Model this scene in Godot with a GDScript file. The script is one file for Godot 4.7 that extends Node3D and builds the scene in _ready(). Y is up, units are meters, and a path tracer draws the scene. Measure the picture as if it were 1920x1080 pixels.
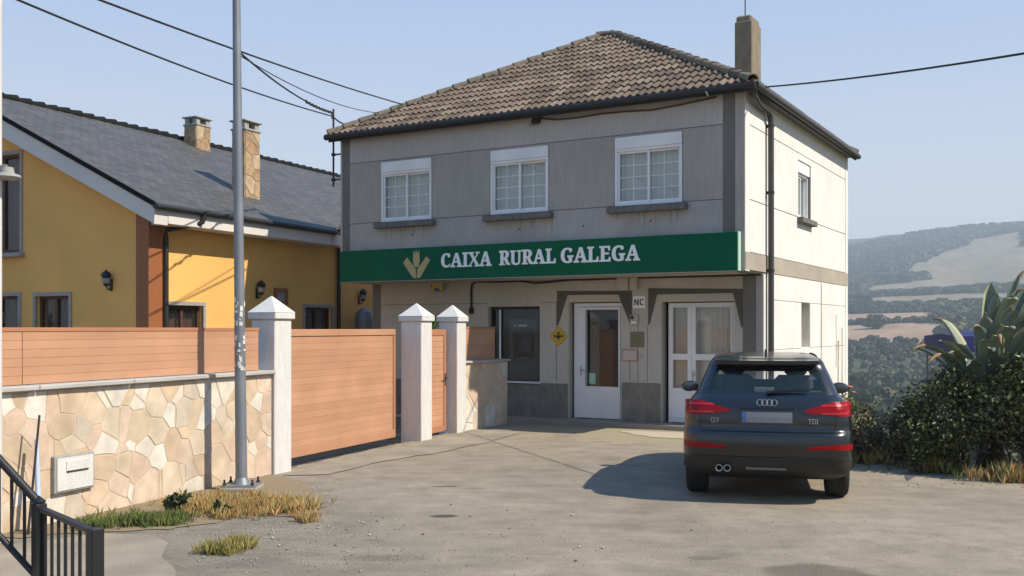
extends Node3D
# World: x right, y up, -z away from the camera; the camera stands 1.88 m above the yard at the origin.

class G:
	var v := PackedVector3Array()
	var n := PackedVector3Array()
	var uv := PackedVector2Array()
	var c := PackedColorArray()
	var ux := Vector3(1, 0, 0)
	var uy := Vector3(0, 1, 0)
	var tint := Color(1, 1, 1)
	func put(p: Vector3, m: Vector3) -> void:
		v.append(p); n.append(m); uv.append(Vector2(p.dot(ux), p.dot(uy))); c.append(tint)
	func tri3(a: Vector3, b: Vector3, d: Vector3, na: Vector3, nb: Vector3, nd: Vector3) -> void:
		put(a, na)
		if (b - a).cross(d - a).dot(na + nb + nd) > 0.0:
			put(d, nd); put(b, nb)
		else:
			put(b, nb); put(d, nd)
	func face(pts: Array, hint: Vector3) -> void:
		var m := Vector3.ZERO
		for i in range(1, pts.size() - 1):
			m += (pts[i] - pts[0]).cross(pts[i + 1] - pts[0])
		m = m.normalized()
		if m.dot(hint) < 0.0: m = -m
		for i in range(1, pts.size() - 1):
			tri3(pts[0], pts[i], pts[i + 1], m, m, m)
	func box(o: Vector3, s: Vector3, b := Basis()) -> void:
		var h := s * 0.5
		for ax in 3:
			for sg in [-1.0, 1.0]:
				var d := Vector3.ZERO; d[ax] = sg * h[ax]
				var e := Vector3.ZERO; e[(ax + 1) % 3] = h[(ax + 1) % 3]
				var f := Vector3.ZERO; f[(ax + 2) % 3] = h[(ax + 2) % 3]
				face([o + b * (d + e + f), o + b * (d + e - f), o + b * (d - e - f), o + b * (d - e + f)], b * d)
	func ab(x0: float, x1: float, y0: float, y1: float, z0: float, z1: float) -> void:
		box(Vector3((x0 + x1) / 2, (y0 + y1) / 2, (z0 + z1) / 2), Vector3(absf(x1 - x0), absf(y1 - y0), absf(z1 - z0)))
	func cbox(o: Vector3, s: Vector3, k: float, b := Basis()) -> void:   # box with chamfered edges
		var h := s * 0.5
		k = minf(k, minf(h.x, minf(h.y, h.z)) * 0.9)
		for ax in 3:
			var u := (ax + 1) % 3
			var w := (ax + 2) % 3
			for sg in [-1.0, 1.0]:
				var q := []
				for t in [[1, 1], [1, -1], [-1, -1], [-1, 1]]:
					var d := Vector3.ZERO
					d[ax] = sg * h[ax]; d[u] = t[0] * (h[u] - k); d[w] = t[1] * (h[w] - k)
					q.append(o + b * d)
				var hn := Vector3.ZERO; hn[ax] = sg
				face(q, b * hn)
			for s1 in [-1.0, 1.0]:
				for s2 in [-1.0, 1.0]:
					var q2 := []
					for t in [[1, 0], [1, 1], [-1, 1], [-1, 0]]:
						var d := Vector3.ZERO
						d[ax] = t[0] * (h[ax] - k)
						d[u] = s1 * (h[u] - (k if t[1] == 1 else 0.0)); d[w] = s2 * (h[w] - (0.0 if t[1] == 1 else k))
						q2.append(o + b * d)
					var hn := Vector3.ZERO; hn[u] = s1; hn[w] = s2
					face(q2, b * hn)
		for sx in [-1.0, 1.0]:
			for sy in [-1.0, 1.0]:
				for sz in [-1.0, 1.0]:
					var e := Vector3(sx, sy, sz)
					face([o + b * (e * Vector3(h.x, h.y - k, h.z - k)), o + b * (e * Vector3(h.x - k, h.y, h.z - k)), o + b * (e * Vector3(h.x - k, h.y - k, h.z))], b * e)
	func tube(p: Array, r: Variant, k := 8, caps := true) -> void:
		var rings := []
		var dirs := []
		var up := Vector3(0.13, 0.9, 0.31)
		for i in p.size():
			var t: Vector3 = (p[mini(i + 1, p.size() - 1)] - p[maxi(i - 1, 0)]).normalized()
			var a := t.cross(up)
			if a.length() < 0.2: a = t.cross(Vector3(1, 0, 0.2))
			a = a.normalized(); up = a.cross(t)
			var ring := []; var dr := []
			var rad: float = r[i] if r is Array else r
			for j in k:
				var d := a * cos(TAU * j / k) + up * sin(TAU * j / k)
				ring.append(p[i] + d * rad); dr.append(d)
			rings.append(ring); dirs.append(dr)
		for i in p.size() - 1:
			for j in k:
				var l := (j + 1) % k
				tri3(rings[i][j], rings[i][l], rings[i + 1][l], dirs[i][j], dirs[i][l], dirs[i + 1][l])
				tri3(rings[i][j], rings[i + 1][l], rings[i + 1][j], dirs[i][j], dirs[i + 1][l], dirs[i + 1][j])
		if caps:
			face(rings[0], p[0] - p[1]); face(rings[-1], p[-1] - p[-2])
	func lathe(pr: Array, k: int, t := Transform3D()) -> void:   # profile of (radius, height) round y
		for i in pr.size() - 1:
			var e: Vector2 = pr[i + 1] - pr[i]
			var m := Vector2(e.y, -e.x).normalized()
			for j in k:
				var q := []; var qn := []
				for w in [[i, j], [i, j + 1], [i + 1, j + 1], [i + 1, j]]:
					var a: float = TAU * w[1] / k
					q.append(t * Vector3(pr[w[0]].x * cos(a), pr[w[0]].y, pr[w[0]].x * sin(a)))
					qn.append((t.basis * Vector3(m.x * cos(a), m.y, m.x * sin(a))).normalized())
				tri3(q[0], q[1], q[2], qn[0], qn[1], qn[2])
				tri3(q[0], q[2], q[3], qn[0], qn[2], qn[3])
	func prism(poly: PackedVector2Array, z0: float, z1: float, t := Transform3D()) -> void:
		var ids := Geometry2D.triangulate_polygon(poly)
		for zz in [z0, z1]:
			var hint := t.basis * Vector3(0, 0, 1 if zz == maxf(z0, z1) else -1)
			for i in range(0, ids.size(), 3):
				face([t * Vector3(poly[ids[i]].x, poly[ids[i]].y, zz), t * Vector3(poly[ids[i + 1]].x, poly[ids[i + 1]].y, zz), t * Vector3(poly[ids[i + 2]].x, poly[ids[i + 2]].y, zz)], hint)
		var sg := -1.0 if Geometry2D.is_polygon_clockwise(poly) else 1.0
		for i in poly.size():
			var a := poly[i]; var b := poly[(i + 1) % poly.size()]
			face([t * Vector3(a.x, a.y, z0), t * Vector3(b.x, b.y, z0), t * Vector3(b.x, b.y, z1), t * Vector3(a.x, a.y, z1)], t.basis * Vector3((b.y - a.y) * sg, -(b.x - a.x) * sg, 0))
	func ball(o: Vector3, r: Vector3, k := 10, b := Basis()) -> void:
		for i in k:
			for j in 2 * k:
				var q := []; var qn := []
				for w in [[i, j], [i, j + 1], [i + 1, j + 1], [i + 1, j]]:
					var la: float = PI * w[0] / k; var lo: float = PI * w[1] / k
					var d := Vector3(sin(la) * cos(lo), cos(la), sin(la) * sin(lo))
					q.append(o + b * (d * r)); qn.append((b * (d / r)).normalized())
				if i > 0: tri3(q[0], q[1], q[2], qn[0], qn[1], qn[2])
				if i < k - 1: tri3(q[0], q[2], q[3], qn[0], qn[2], qn[3])
	func add(o: G, t := Transform3D()) -> void:
		for i in o.v.size():
			v.append(t * o.v[i]); n.append((t.basis * o.n[i]).normalized()); uv.append(o.uv[i]); c.append(o.c[i] * tint)
	func wall(xs: Array, ys: Array, holes: Array, z0: float, z1: float, t := Transform3D()) -> void:   # slab with rectangular openings [x0,x1,y0,y1]
		var X := xs.duplicate(); var Y := ys.duplicate()
		for h in holes:
			X.append_array([h[0], h[1]]); Y.append_array([h[2], h[3]])
		X.sort(); Y.sort()
		var solid := func(i: int, j: int) -> bool:
			if i < 0 or j < 0 or i >= X.size() - 1 or j >= Y.size() - 1: return false
			var cx: float = (X[i] + X[i + 1]) / 2; var cy: float = (Y[j] + Y[j + 1]) / 2
			for h in holes:
				if cx > h[0] and cx < h[1] and cy > h[2] and cy < h[3]: return false
			return true
		for i in X.size() - 1:
			for j in Y.size() - 1:
				if not solid.call(i, j) or X[i + 1] - X[i] < 1e-5 or Y[j + 1] - Y[j] < 1e-5: continue
				var p := func(a: int, b: int, z: float) -> Vector3: return t * Vector3(X[i + a], Y[j + b], z)
				face([p.call(0, 0, z1), p.call(1, 0, z1), p.call(1, 1, z1), p.call(0, 1, z1)], t.basis * Vector3(0, 0, z1 - z0))
				face([p.call(0, 0, z0), p.call(1, 0, z0), p.call(1, 1, z0), p.call(0, 1, z0)], t.basis * Vector3(0, 0, z0 - z1))
				if not solid.call(i - 1, j): face([p.call(0, 0, z0), p.call(0, 1, z0), p.call(0, 1, z1), p.call(0, 0, z1)], t.basis * Vector3(-1, 0, 0))
				if not solid.call(i + 1, j): face([p.call(1, 0, z0), p.call(1, 1, z0), p.call(1, 1, z1), p.call(1, 0, z1)], t.basis * Vector3(1, 0, 0))
				if not solid.call(i, j - 1): face([p.call(0, 0, z0), p.call(1, 0, z0), p.call(1, 0, z1), p.call(0, 0, z1)], t.basis * Vector3(0, -1, 0))
				if not solid.call(i, j + 1): face([p.call(0, 1, z0), p.call(1, 1, z0), p.call(1, 1, z1), p.call(0, 1, z1)], t.basis * Vector3(0, 1, 0))
	func mesh(uv2 := PackedVector2Array(), colored := false) -> ArrayMesh:
		var a := []; a.resize(Mesh.ARRAY_MAX)
		a[Mesh.ARRAY_VERTEX] = v; a[Mesh.ARRAY_NORMAL] = n; a[Mesh.ARRAY_TEX_UV] = uv
		if colored: a[Mesh.ARRAY_COLOR] = c
		if uv2.size(): a[Mesh.ARRAY_TEX_UV2] = uv2
		var m := ArrayMesh.new()
		m.add_surface_from_arrays(Mesh.PRIMITIVE_TRIANGLES, a)
		return m

var M := {}
var T := {}
var taken := {}
var rng := RandomNumberGenerator.new()

func numbered(s: String) -> String:
	taken[s] = taken.get(s, -1) + 1
	return s if taken[s] == 0 else "%s_%03d" % [s, taken[s]]
func tag(o: Node, label := "", category := "", group := "", kind := "") -> Node:
	if label: o.set_meta("label", label)
	if category: o.set_meta("category", category)
	if group: o.set_meta("group", group)
	if kind: o.set_meta("kind", kind)
	return o
func thing(called: String, label: String, category: String, at := Vector3.ZERO, turn := 0.0, group := "") -> Node3D:
	var o := Node3D.new(); o.name = numbered(called); add_child(o)
	o.position = at; o.rotation.y = turn
	tag(o, label, category, group)
	return o
func put_mesh(called: String, m: Mesh, mat: Material, parent: Node = self) -> MeshInstance3D:
	var o := MeshInstance3D.new()
	o.mesh = m; o.material_override = mat
	if parent == self:
		o.name = numbered(called)
	else:
		var k := 0
		var nm := called
		var key := str(parent.get_instance_id()) + called
		k = taken.get(key, -1) + 1; taken[key] = k
		if k > 0: nm = "%s_%03d" % [called, k]
		o.name = nm
	parent.add_child(o, true)
	return o
func part(called: String, g: G, mat: Material, parent: Node = self) -> MeshInstance3D:
	return put_mesh(called, g.mesh(), mat, parent)
func many(called: String, m: Mesh, mat: Material, xf: Array, cols: Array, parent: Node = self) -> MultiMeshInstance3D:
	var mm := MultiMesh.new()
	mm.transform_format = MultiMesh.TRANSFORM_3D
	mm.use_colors = true
	mm.mesh = m; mm.instance_count = xf.size()
	for i in xf.size():
		mm.set_instance_transform(i, xf[i]); mm.set_instance_color(i, cols[i])
	var o := MultiMeshInstance3D.new()
	o.multimesh = mm; o.material_override = mat
	o.name = numbered(called) if parent == self else called
	parent.add_child(o, true)
	o.set_meta("kind", "stuff")
	return o

func noise_tex(freq: float, lo: float, hi: float, sd: int, size := 512, oct := 5, type := FastNoiseLite.TYPE_SIMPLEX_SMOOTH) -> NoiseTexture2D:
	var f := FastNoiseLite.new()
	f.seed = sd; f.frequency = freq; f.noise_type = type; f.fractal_octaves = oct
	var t := NoiseTexture2D.new()
	t.width = size; t.height = size; t.seamless = true; t.noise = f
	var r := Gradient.new()
	r.set_color(0, Color(lo, lo, lo).linear_to_srgb()); r.set_color(1, Color(minf(hi, 1.0), minf(hi, 1.0), minf(hi, 1.0)).linear_to_srgb())
	t.color_ramp = r
	return t
func bump_tex(freq: float, sd: int, strength: float, oct := 4) -> NoiseTexture2D:
	var f := FastNoiseLite.new()
	f.seed = sd; f.frequency = freq; f.fractal_octaves = oct
	var t := NoiseTexture2D.new()
	t.width = 1024; t.height = 1024; t.seamless = true; t.noise = f; t.as_normal_map = true; t.bump_strength = strength
	return t
func mat(r: float, g: float, b: float, rough := 0.8, tex = null, sc := Vector3.ONE, nrm = null, ns := 0.5) -> StandardMaterial3D:   # linear base colour
	var m := StandardMaterial3D.new()
	m.albedo_color = Color(r, g, b).linear_to_srgb()
	m.roughness = rough
	m.uv1_triplanar = true; m.uv1_scale = sc
	if tex: m.albedo_texture = tex
	if nrm:
		m.normal_enabled = true; m.normal_texture = nrm; m.normal_scale = ns
	return m
func stained(m: StandardMaterial3D, tex: Texture2D, sc: Vector3) -> StandardMaterial3D:   # a second layer of wear
	m.detail_enabled = true; m.detail_albedo = tex; m.detail_blend_mode = BaseMaterial3D.BLEND_MODE_MUL
	m.detail_uv_layer = BaseMaterial3D.DETAIL_UV_2; m.uv2_triplanar = true; m.uv2_scale = sc
	return m
func glass(a: float, tint := Color(0.6, 0.68, 0.68), rough := 0.03) -> StandardMaterial3D:
	var m := StandardMaterial3D.new()
	m.albedo_color = Color(tint, a); m.roughness = rough; m.transparency = BaseMaterial3D.TRANSPARENCY_ALPHA
	return m

func _ready() -> void:
	rng.seed = 7
	# ---- camera
	var cam := Camera3D.new(); cam.name = "camera"
	cam.position = Vector3(0, 1.88, 0)
	cam.projection = Camera3D.PROJECTION_FRUSTUM
	cam.near = 0.1; cam.far = 12000.0
	cam.size = 0.1 * 1080.0 / 1880.0
	cam.frustum_offset = Vector2(0, 0.1 * 76.0 / 1880.0)
	add_child(cam); cam.current = true
	# ---- sky, haze, exposure
	var env := Environment.new()
	env.background_mode = Environment.BG_SKY
	var sk := ProceduralSkyMaterial.new()
	sk.sky_top_color = Color(0.34, 0.555, 0.80)
	sk.sky_horizon_color = Color(0.88, 0.885, 0.885)
	sk.sky_curve = 0.22
	sk.ground_bottom_color = Color(0.3, 0.27, 0.22); sk.ground_horizon_color = Color(0.7, 0.72, 0.74)
	sk.sun_angle_max = 70.0; sk.sun_curve = 0.02
	env.sky = Sky.new(); env.sky.sky_material = sk
	env.tonemap_mode = Environment.TONE_MAPPER_LINEAR
	env.tonemap_exposure = 1.32
	env.sdfgi_enabled = true; env.ssao_enabled = true; env.ssil_enabled = true
	env.fog_enabled = true; env.fog_density = 0.00030; env.fog_light_color = Color(0.84, 0.90, 0.93)
	var we := WorldEnvironment.new(); we.name = "world_environment"; we.environment = env; add_child(we)
	# ---- sun, from the right and a little from behind the camera
	var sun := DirectionalLight3D.new(); sun.name = "sun"
	sun.light_energy = 1.6; sun.light_color = Color(1.0, 0.955, 0.88); sun.light_angular_distance = 0.5
	sun.shadow_enabled = true
	add_child(sun)
	sun.look_at_from_position(Vector3(0.937, 1.0, 0.35) * 10.0, Vector3.ZERO)

	make_materials()
	terrain()
	yard()
	bank()
	neighbour()
	boundary()
	car()
	street()
	plants()
	small_things()
	cables()

func make_materials() -> void:
	T.mottle = noise_tex(0.006, 0.74, 1.0, 11)
	T.fine = noise_tex(0.06, 0.70, 1.0, 12)
	T.soft = noise_tex(0.004, 0.86, 1.0, 13, 512, 3)
	T.streak = noise_tex(0.012, 0.86, 1.0, 14, 512, 4)
	T.grime = noise_tex(0.010, 0.62, 1.0, 15, 512, 6)
	T.bump = bump_tex(0.22, 21, 3.0)
	T.bumpf = bump_tex(0.14, 22, 5.0)
	T.wave = bump_tex(0.008, 23, 3.0, 2)
	var V := Vector3(0.23, 0.23, 0.23)
	M.grey_hi = stained(mat(0.49, 0.465, 0.43, 0.9, T.soft, V, T.bump, 0.25), T.streak, Vector3(1.6, 0.22, 1.6))
	M.grey_mid = stained(mat(0.415, 0.392, 0.35, 0.9, T.soft, V, T.bump, 0.25), T.streak, Vector3(1.6, 0.22, 1.6))
	M.grey_low = stained(mat(0.46, 0.44, 0.41, 0.9, T.mottle, V, T.bump, 0.25), T.streak, Vector3(2.2, 0.22, 2.2))
	M.grey_dark = stained(mat(0.20, 0.19, 0.17, 0.9, T.mottle, V, T.bump, 0.3), T.streak, Vector3(2, 0.3, 2))
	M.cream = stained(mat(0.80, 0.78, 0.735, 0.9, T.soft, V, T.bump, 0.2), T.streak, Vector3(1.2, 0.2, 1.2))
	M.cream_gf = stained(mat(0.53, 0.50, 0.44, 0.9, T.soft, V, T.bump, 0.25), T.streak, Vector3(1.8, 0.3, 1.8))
	M.band = mat(0.42, 0.37, 0.30, 0.9, T.mottle, V, T.bump, 0.2)
	M.stain = mat(0.36, 0.29, 0.20, 0.95, T.mottle, Vector3(4, 0.6, 4))
	M.core = mat(0.20, 0.19, 0.18, 0.95)
	M.dado = stained(mat(0.255, 0.24, 0.21, 0.92, T.mottle, V, T.bump, 0.4), T.grime, Vector3(1.2, 0.5, 1.2))
	M.lintel = mat(0.10, 0.10, 0.085, 0.9, T.mottle, V)
	M.concrete = stained(mat(0.36, 0.33, 0.28, 0.92, T.fine, Vector3(1.5, 1.5, 1.5), T.bump, 0.4), T.mottle, Vector3(0.4, 0.4, 0.4))
	M.sill = stained(mat(0.20, 0.20, 0.18, 0.9, T.fine, Vector3(2, 2, 2), T.bump, 0.4), T.grime, Vector3(1, 1, 1))
	M.white = mat(0.80, 0.80, 0.80, 0.35, T.soft, Vector3(0.5, 0.5, 0.5))
	M.white_door = mat(0.74, 0.75, 0.76, 0.4, T.soft, Vector3(0.5, 0.5, 0.5))
	M.curtain = mat(0.56, 0.60, 0.54, 0.9, T.streak, Vector3(9, 0.4, 9))
	M.lace = mat(0.50, 0.44, 0.36, 0.9, T.streak, Vector3(9, 0.3, 9))
	M.pane = glass(0.10)
	M.dark_pane = glass(0.12, Color(0.25, 0.28, 0.28)); M.dark_pane.metallic_specular = 0.4
	M.dark = mat(0.02, 0.02, 0.022, 0.7)
	M.black = mat(0.012, 0.012, 0.013, 0.5)
	M.gutter = mat(0.022, 0.022, 0.024, 0.55, T.mottle, V)
	M.pipe = mat(0.05, 0.05, 0.05, 0.5, T.streak, Vector3(3, 0.6, 3))
	M.cable = mat(0.018, 0.015, 0.014, 0.7)
	M.green = mat(0.002, 0.105, 0.048, 0.6, T.soft, Vector3(0.4, 0.4, 0.4)); M.green.metallic_specular = 0.25
	M.green_lit_end = mat(0.42, 0.62, 0.48, 0.4)  # board green with the sunlight on its end painted in
	M.letter = mat(0.78, 0.80, 0.79, 0.45)
	M.gold = mat(0.42, 0.33, 0.15, 0.5)
	M.tiles = []
	for t in [[0.23, 0.172, 0.125], [0.185, 0.137, 0.10], [0.28, 0.22, 0.162], [0.14, 0.105, 0.08], [0.21, 0.155, 0.112]]:
		M.tiles.append(stained(mat(t[0], t[1], t[2], 0.92, T.fine, Vector3(1.4, 1.4, 1.4), T.bump, 0.5), T.grime, Vector3(1.7, 1.7, 1.7)))
	M.moss = stained(mat(0.24, 0.215, 0.145, 0.95, T.fine, Vector3(2, 2, 2), T.bumpf, 0.7), T.grime, Vector3(2, 2, 2))
	M.chimney = stained(mat(0.34, 0.285, 0.20, 0.95, T.fine, Vector3(2, 2, 2), T.bumpf, 0.7), T.grime, Vector3(0.8, 0.5, 0.8))
	M.yellow = stained(mat(0.87, 0.495, 0.145, 0.9, T.soft, V, T.bump, 0.2), T.soft, Vector3(0.09, 0.06, 0.09))
	M.fascia = mat(0.66, 0.63, 0.59, 0.7, T.soft, V)
	M.brown = mat(0.30, 0.105, 0.035, 0.6, T.streak, Vector3(5, 0.4, 5))
	M.shutter = mat(0.045, 0.024, 0.018, 0.5)
	M.surround = mat(0.36, 0.35, 0.33, 0.8, T.fine, V)
	M.slate = slate_material()
	M.ridge = mat(0.018, 0.018, 0.018, 0.95, T.mottle, V); M.ridge.metallic_specular = 0.2
	M.orange = []
	for t in [[0.545, 0.295, 0.172], [0.52, 0.275, 0.158], [0.565, 0.31, 0.183]]:
		M.orange.append(stained(mat(t[0], t[1], t[2], 0.55, T.soft, Vector3(0.6, 0.6, 0.6)), T.soft, Vector3(0.2, 0.35, 0.2)))
	M.orange_frame = mat(0.42, 0.19, 0.095, 0.55, T.soft, Vector3(0.6, 0.6, 0.6))
	M.pillar = stained(mat(0.76, 0.745, 0.715, 0.9, T.fine, Vector3(1.5, 1.5, 1.5), T.bump, 0.35), T.streak, Vector3(1.5, 0.4, 1.5))
	M.coping = mat(0.46, 0.44, 0.41, 0.85, T.mottle, V, T.bump, 0.3)
	M.mortar = mat(0.64, 0.515, 0.375, 0.95, T.fine, Vector3(2, 2, 2), T.bumpf, 0.8)
	M.stones = []
	for t in [[0.76, 0.61, 0.44], [0.74, 0.57, 0.40], [0.79, 0.66, 0.50], [0.68, 0.52, 0.36], [0.77, 0.58, 0.44], [0.84, 0.77, 0.66], [0.70, 0.60, 0.48], [0.86, 0.80, 0.70], [0.80, 0.63, 0.49]]:
		M.stones.append(stained(mat(t[0], t[1], t[2], 0.88, T.mottle, Vector3(1.1, 1.1, 1.1), T.bumpf, 0.5), T.grime, Vector3(0.23, 0.23, 0.23)))
	for m in M.stones: m.detail_albedo = noise_tex(0.012, 0.72, 1.0, 16, 512, 5) if not T.has("stone2") else T.stone2; T.stone2 = m.detail_albedo
	M.chim_stones = []
	for t in [[0.60, 0.42, 0.24], [0.52, 0.34, 0.19], [0.66, 0.50, 0.32], [0.47, 0.33, 0.20]]: M.chim_stones.append(stained(mat(t[0], t[1], t[2], 0.9, T.mottle, Vector3(1.1, 1.1, 1.1), T.bumpf, 0.5), T.grime, Vector3(0.8, 0.8, 0.8)))
	M.drip = mat(0.33, 0.315, 0.29, 0.95, T.mottle, Vector3(3, 0.5, 3))
	M.galv = mat(0.235, 0.255, 0.285, 0.5, T.mottle, Vector3(1, 0.5, 1))
	M.galv.metallic = 0.35
	M.sticker = mat(0.72, 0.72, 0.70, 0.9, T.mottle, Vector3(2, 2, 2))
	M.iron = mat(0.014, 0.014, 0.016, 0.45, T.fine, Vector3(2, 2, 2), T.bumpf, 0.3)
	M.soil = mat(0.31, 0.235, 0.145, 0.98, T.fine, Vector3(1, 1, 1), T.bumpf, 1.0)
	M.leaf = StandardMaterial3D.new(); M.leaf.vertex_color_use_as_albedo = true; M.leaf.roughness = 0.6
	M.leaf.backlight_enabled = true; M.leaf.backlight = Color(0.12, 0.16, 0.04)
	M.grass = StandardMaterial3D.new(); M.grass.vertex_color_use_as_albedo = true; M.grass.roughness = 0.8
	M.bark = mat(0.10, 0.075, 0.05, 0.95, T.fine, Vector3(2, 0.5, 2), T.bumpf, 0.8)

func slate_material() -> StandardMaterial3D:
	var s := 512
	var im := Image.create(s, s, false, Image.FORMAT_RGB8)
	var bm := Image.create(s, s, false, Image.FORMAT_RGB8)
	var r := RandomNumberGenerator.new(); r.seed = 3
	var rows := 16; var cols := 10
	for j in rows:
		for i in cols:
			var k := r.randf_range(0.80, 1.0)
			var x := int((i + (0.5 if j % 2 else 0.0)) * s / cols); var y := j * s / rows
			var w := s / cols + 1; var hh := s / rows
			for q in [0, -s]:
				im.fill_rect(Rect2i(x + q, y, w, hh), Color(k, k * 0.995, k * 0.99))
				for yy in hh:
					bm.fill_rect(Rect2i(x + q, y + yy, w, 1), Color.WHITE * (0.35 + 0.6 * yy / hh))
				im.fill_rect(Rect2i(x + q, y, 2, hh), Color(0.4, 0.4, 0.4)); bm.fill_rect(Rect2i(x + q, y, 2, hh), Color(0.1, 0.1, 0.1))
				im.fill_rect(Rect2i(x + q, y + hh - 2, w, 2), Color(0.45, 0.45, 0.45))
	var m := StandardMaterial3D.new()
	m.albedo_color = Color(0.106, 0.102, 0.096).linear_to_srgb()
	m.albedo_texture = ImageTexture.create_from_image(im)
	m.heightmap_enabled = true; m.heightmap_texture = ImageTexture.create_from_image(bm); m.heightmap_scale = 0.8
	m.roughness = 0.6
	m.uv1_scale = Vector3(0.42, 0.42, 1)
	m.detail_enabled = true; m.detail_albedo = T.soft; m.detail_blend_mode = BaseMaterial3D.BLEND_MODE_MUL
	m.detail_uv_layer = BaseMaterial3D.DETAIL_UV_2; m.uv2_triplanar = true; m.uv2_scale = Vector3(0.3, 0.3, 0.3)
	return m

# ---------------------------------------------------------------- land
const FALL := [[0, -0.06], [2, -0.5], [5, -2.2], [10, -5.0], [22, -9.5], [60, -18], [150, -28], [300, -33], [390, -32], [520, -27], [640, -15], [705, -6], [850, 7.5], [1000, 18.5], [1200, 36], [1400, 56], [1800, 110], [2200, 173], [2600, 240], [3050, 300], [3700, 250], [5200, 120]]
var land_noise := FastNoiseLite.new()
func land(x: float, Z: float) -> float:
	var d := (x - 4.7) * 0.816 + (Z - 15.0) * 0.577
	if d <= 0.0: return -0.06
	var h := 0.0
	for i in FALL.size() - 1:
		if d <= FALL[i + 1][0] or i == FALL.size() - 2:
			var k: float = (d - FALL[i][0]) / (FALL[i + 1][0] - FALL[i][0])
			k = clampf(k, 0, 1)
			h = lerpf(FALL[i][1], FALL[i + 1][1], k)
			break
	if d > 1100.0:   # the crest rises and falls along its length; spurs run down from it
		var az := x / Z if Z > 1.0 else 2.0
		var w := smoothstep(1300.0, 3000.0, d)
		h += w * (24.0 * cos((az - 0.43) * 3.0) + 9.0 * land_noise.get_noise_2d(x * 0.25, Z * 0.25))
		h += smoothstep(1100.0, 1700.0, d) * 22.0 * land_noise.get_noise_2d(x * 0.6 + 300.0, Z * 0.6)
	elif d > 12.0:
		h += minf(1.0, d / 200.0) * 4.0 * land_noise.get_noise_2d(x * 2.0, Z * 2.0)
	return h
func cover(x: float, Z: float) -> int:   # 0 soil, 1 dry grass, 2 wood, 3 field, 4 pale slope, 5 far wood, 6 hedge
	var d := (x - 4.7) * 0.816 + (Z - 15.0) * 0.577
	if d < 1.0: return 0
	if d < 30.0: return 1
	var az := x / maxf(Z, 1.0)
	var nz := land_noise.get_noise_2d(x * 1.2, Z * 1.2)
	if d < 680.0 + 25.0 * nz: return 2
	if d < 1010.0:
		if az > 0.424 + 0.02 * nz: return 2
		return 6 if absf(d - 838.0) < 5.0 else 3
	if d < 1075.0 + 50.0 * nz: return 6
	var edge := 0.340 + (d - 1350.0) / 850.0 * 0.095
	if d > 2520.0 + 160.0 * nz: return 5
	if d > 1330.0 and az < edge + 0.012 * nz: return 5
	if d > 1330.0 and d < 1390.0 + 40.0 * nz: return 6
	if land_noise.get_noise_2d(x * 0.9 + 900.0, Z * 0.9) > 0.46: return 5
	return 4
const COVER := [Color(0.20, 0.165, 0.115), Color(0.17, 0.145, 0.065), Color(0.058, 0.064, 0.030), Color(0.36, 0.24, 0.155), Color(0.25, 0.20, 0.125), Color(0.045, 0.058, 0.035), Color(0.045, 0.055, 0.03)]
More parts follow.
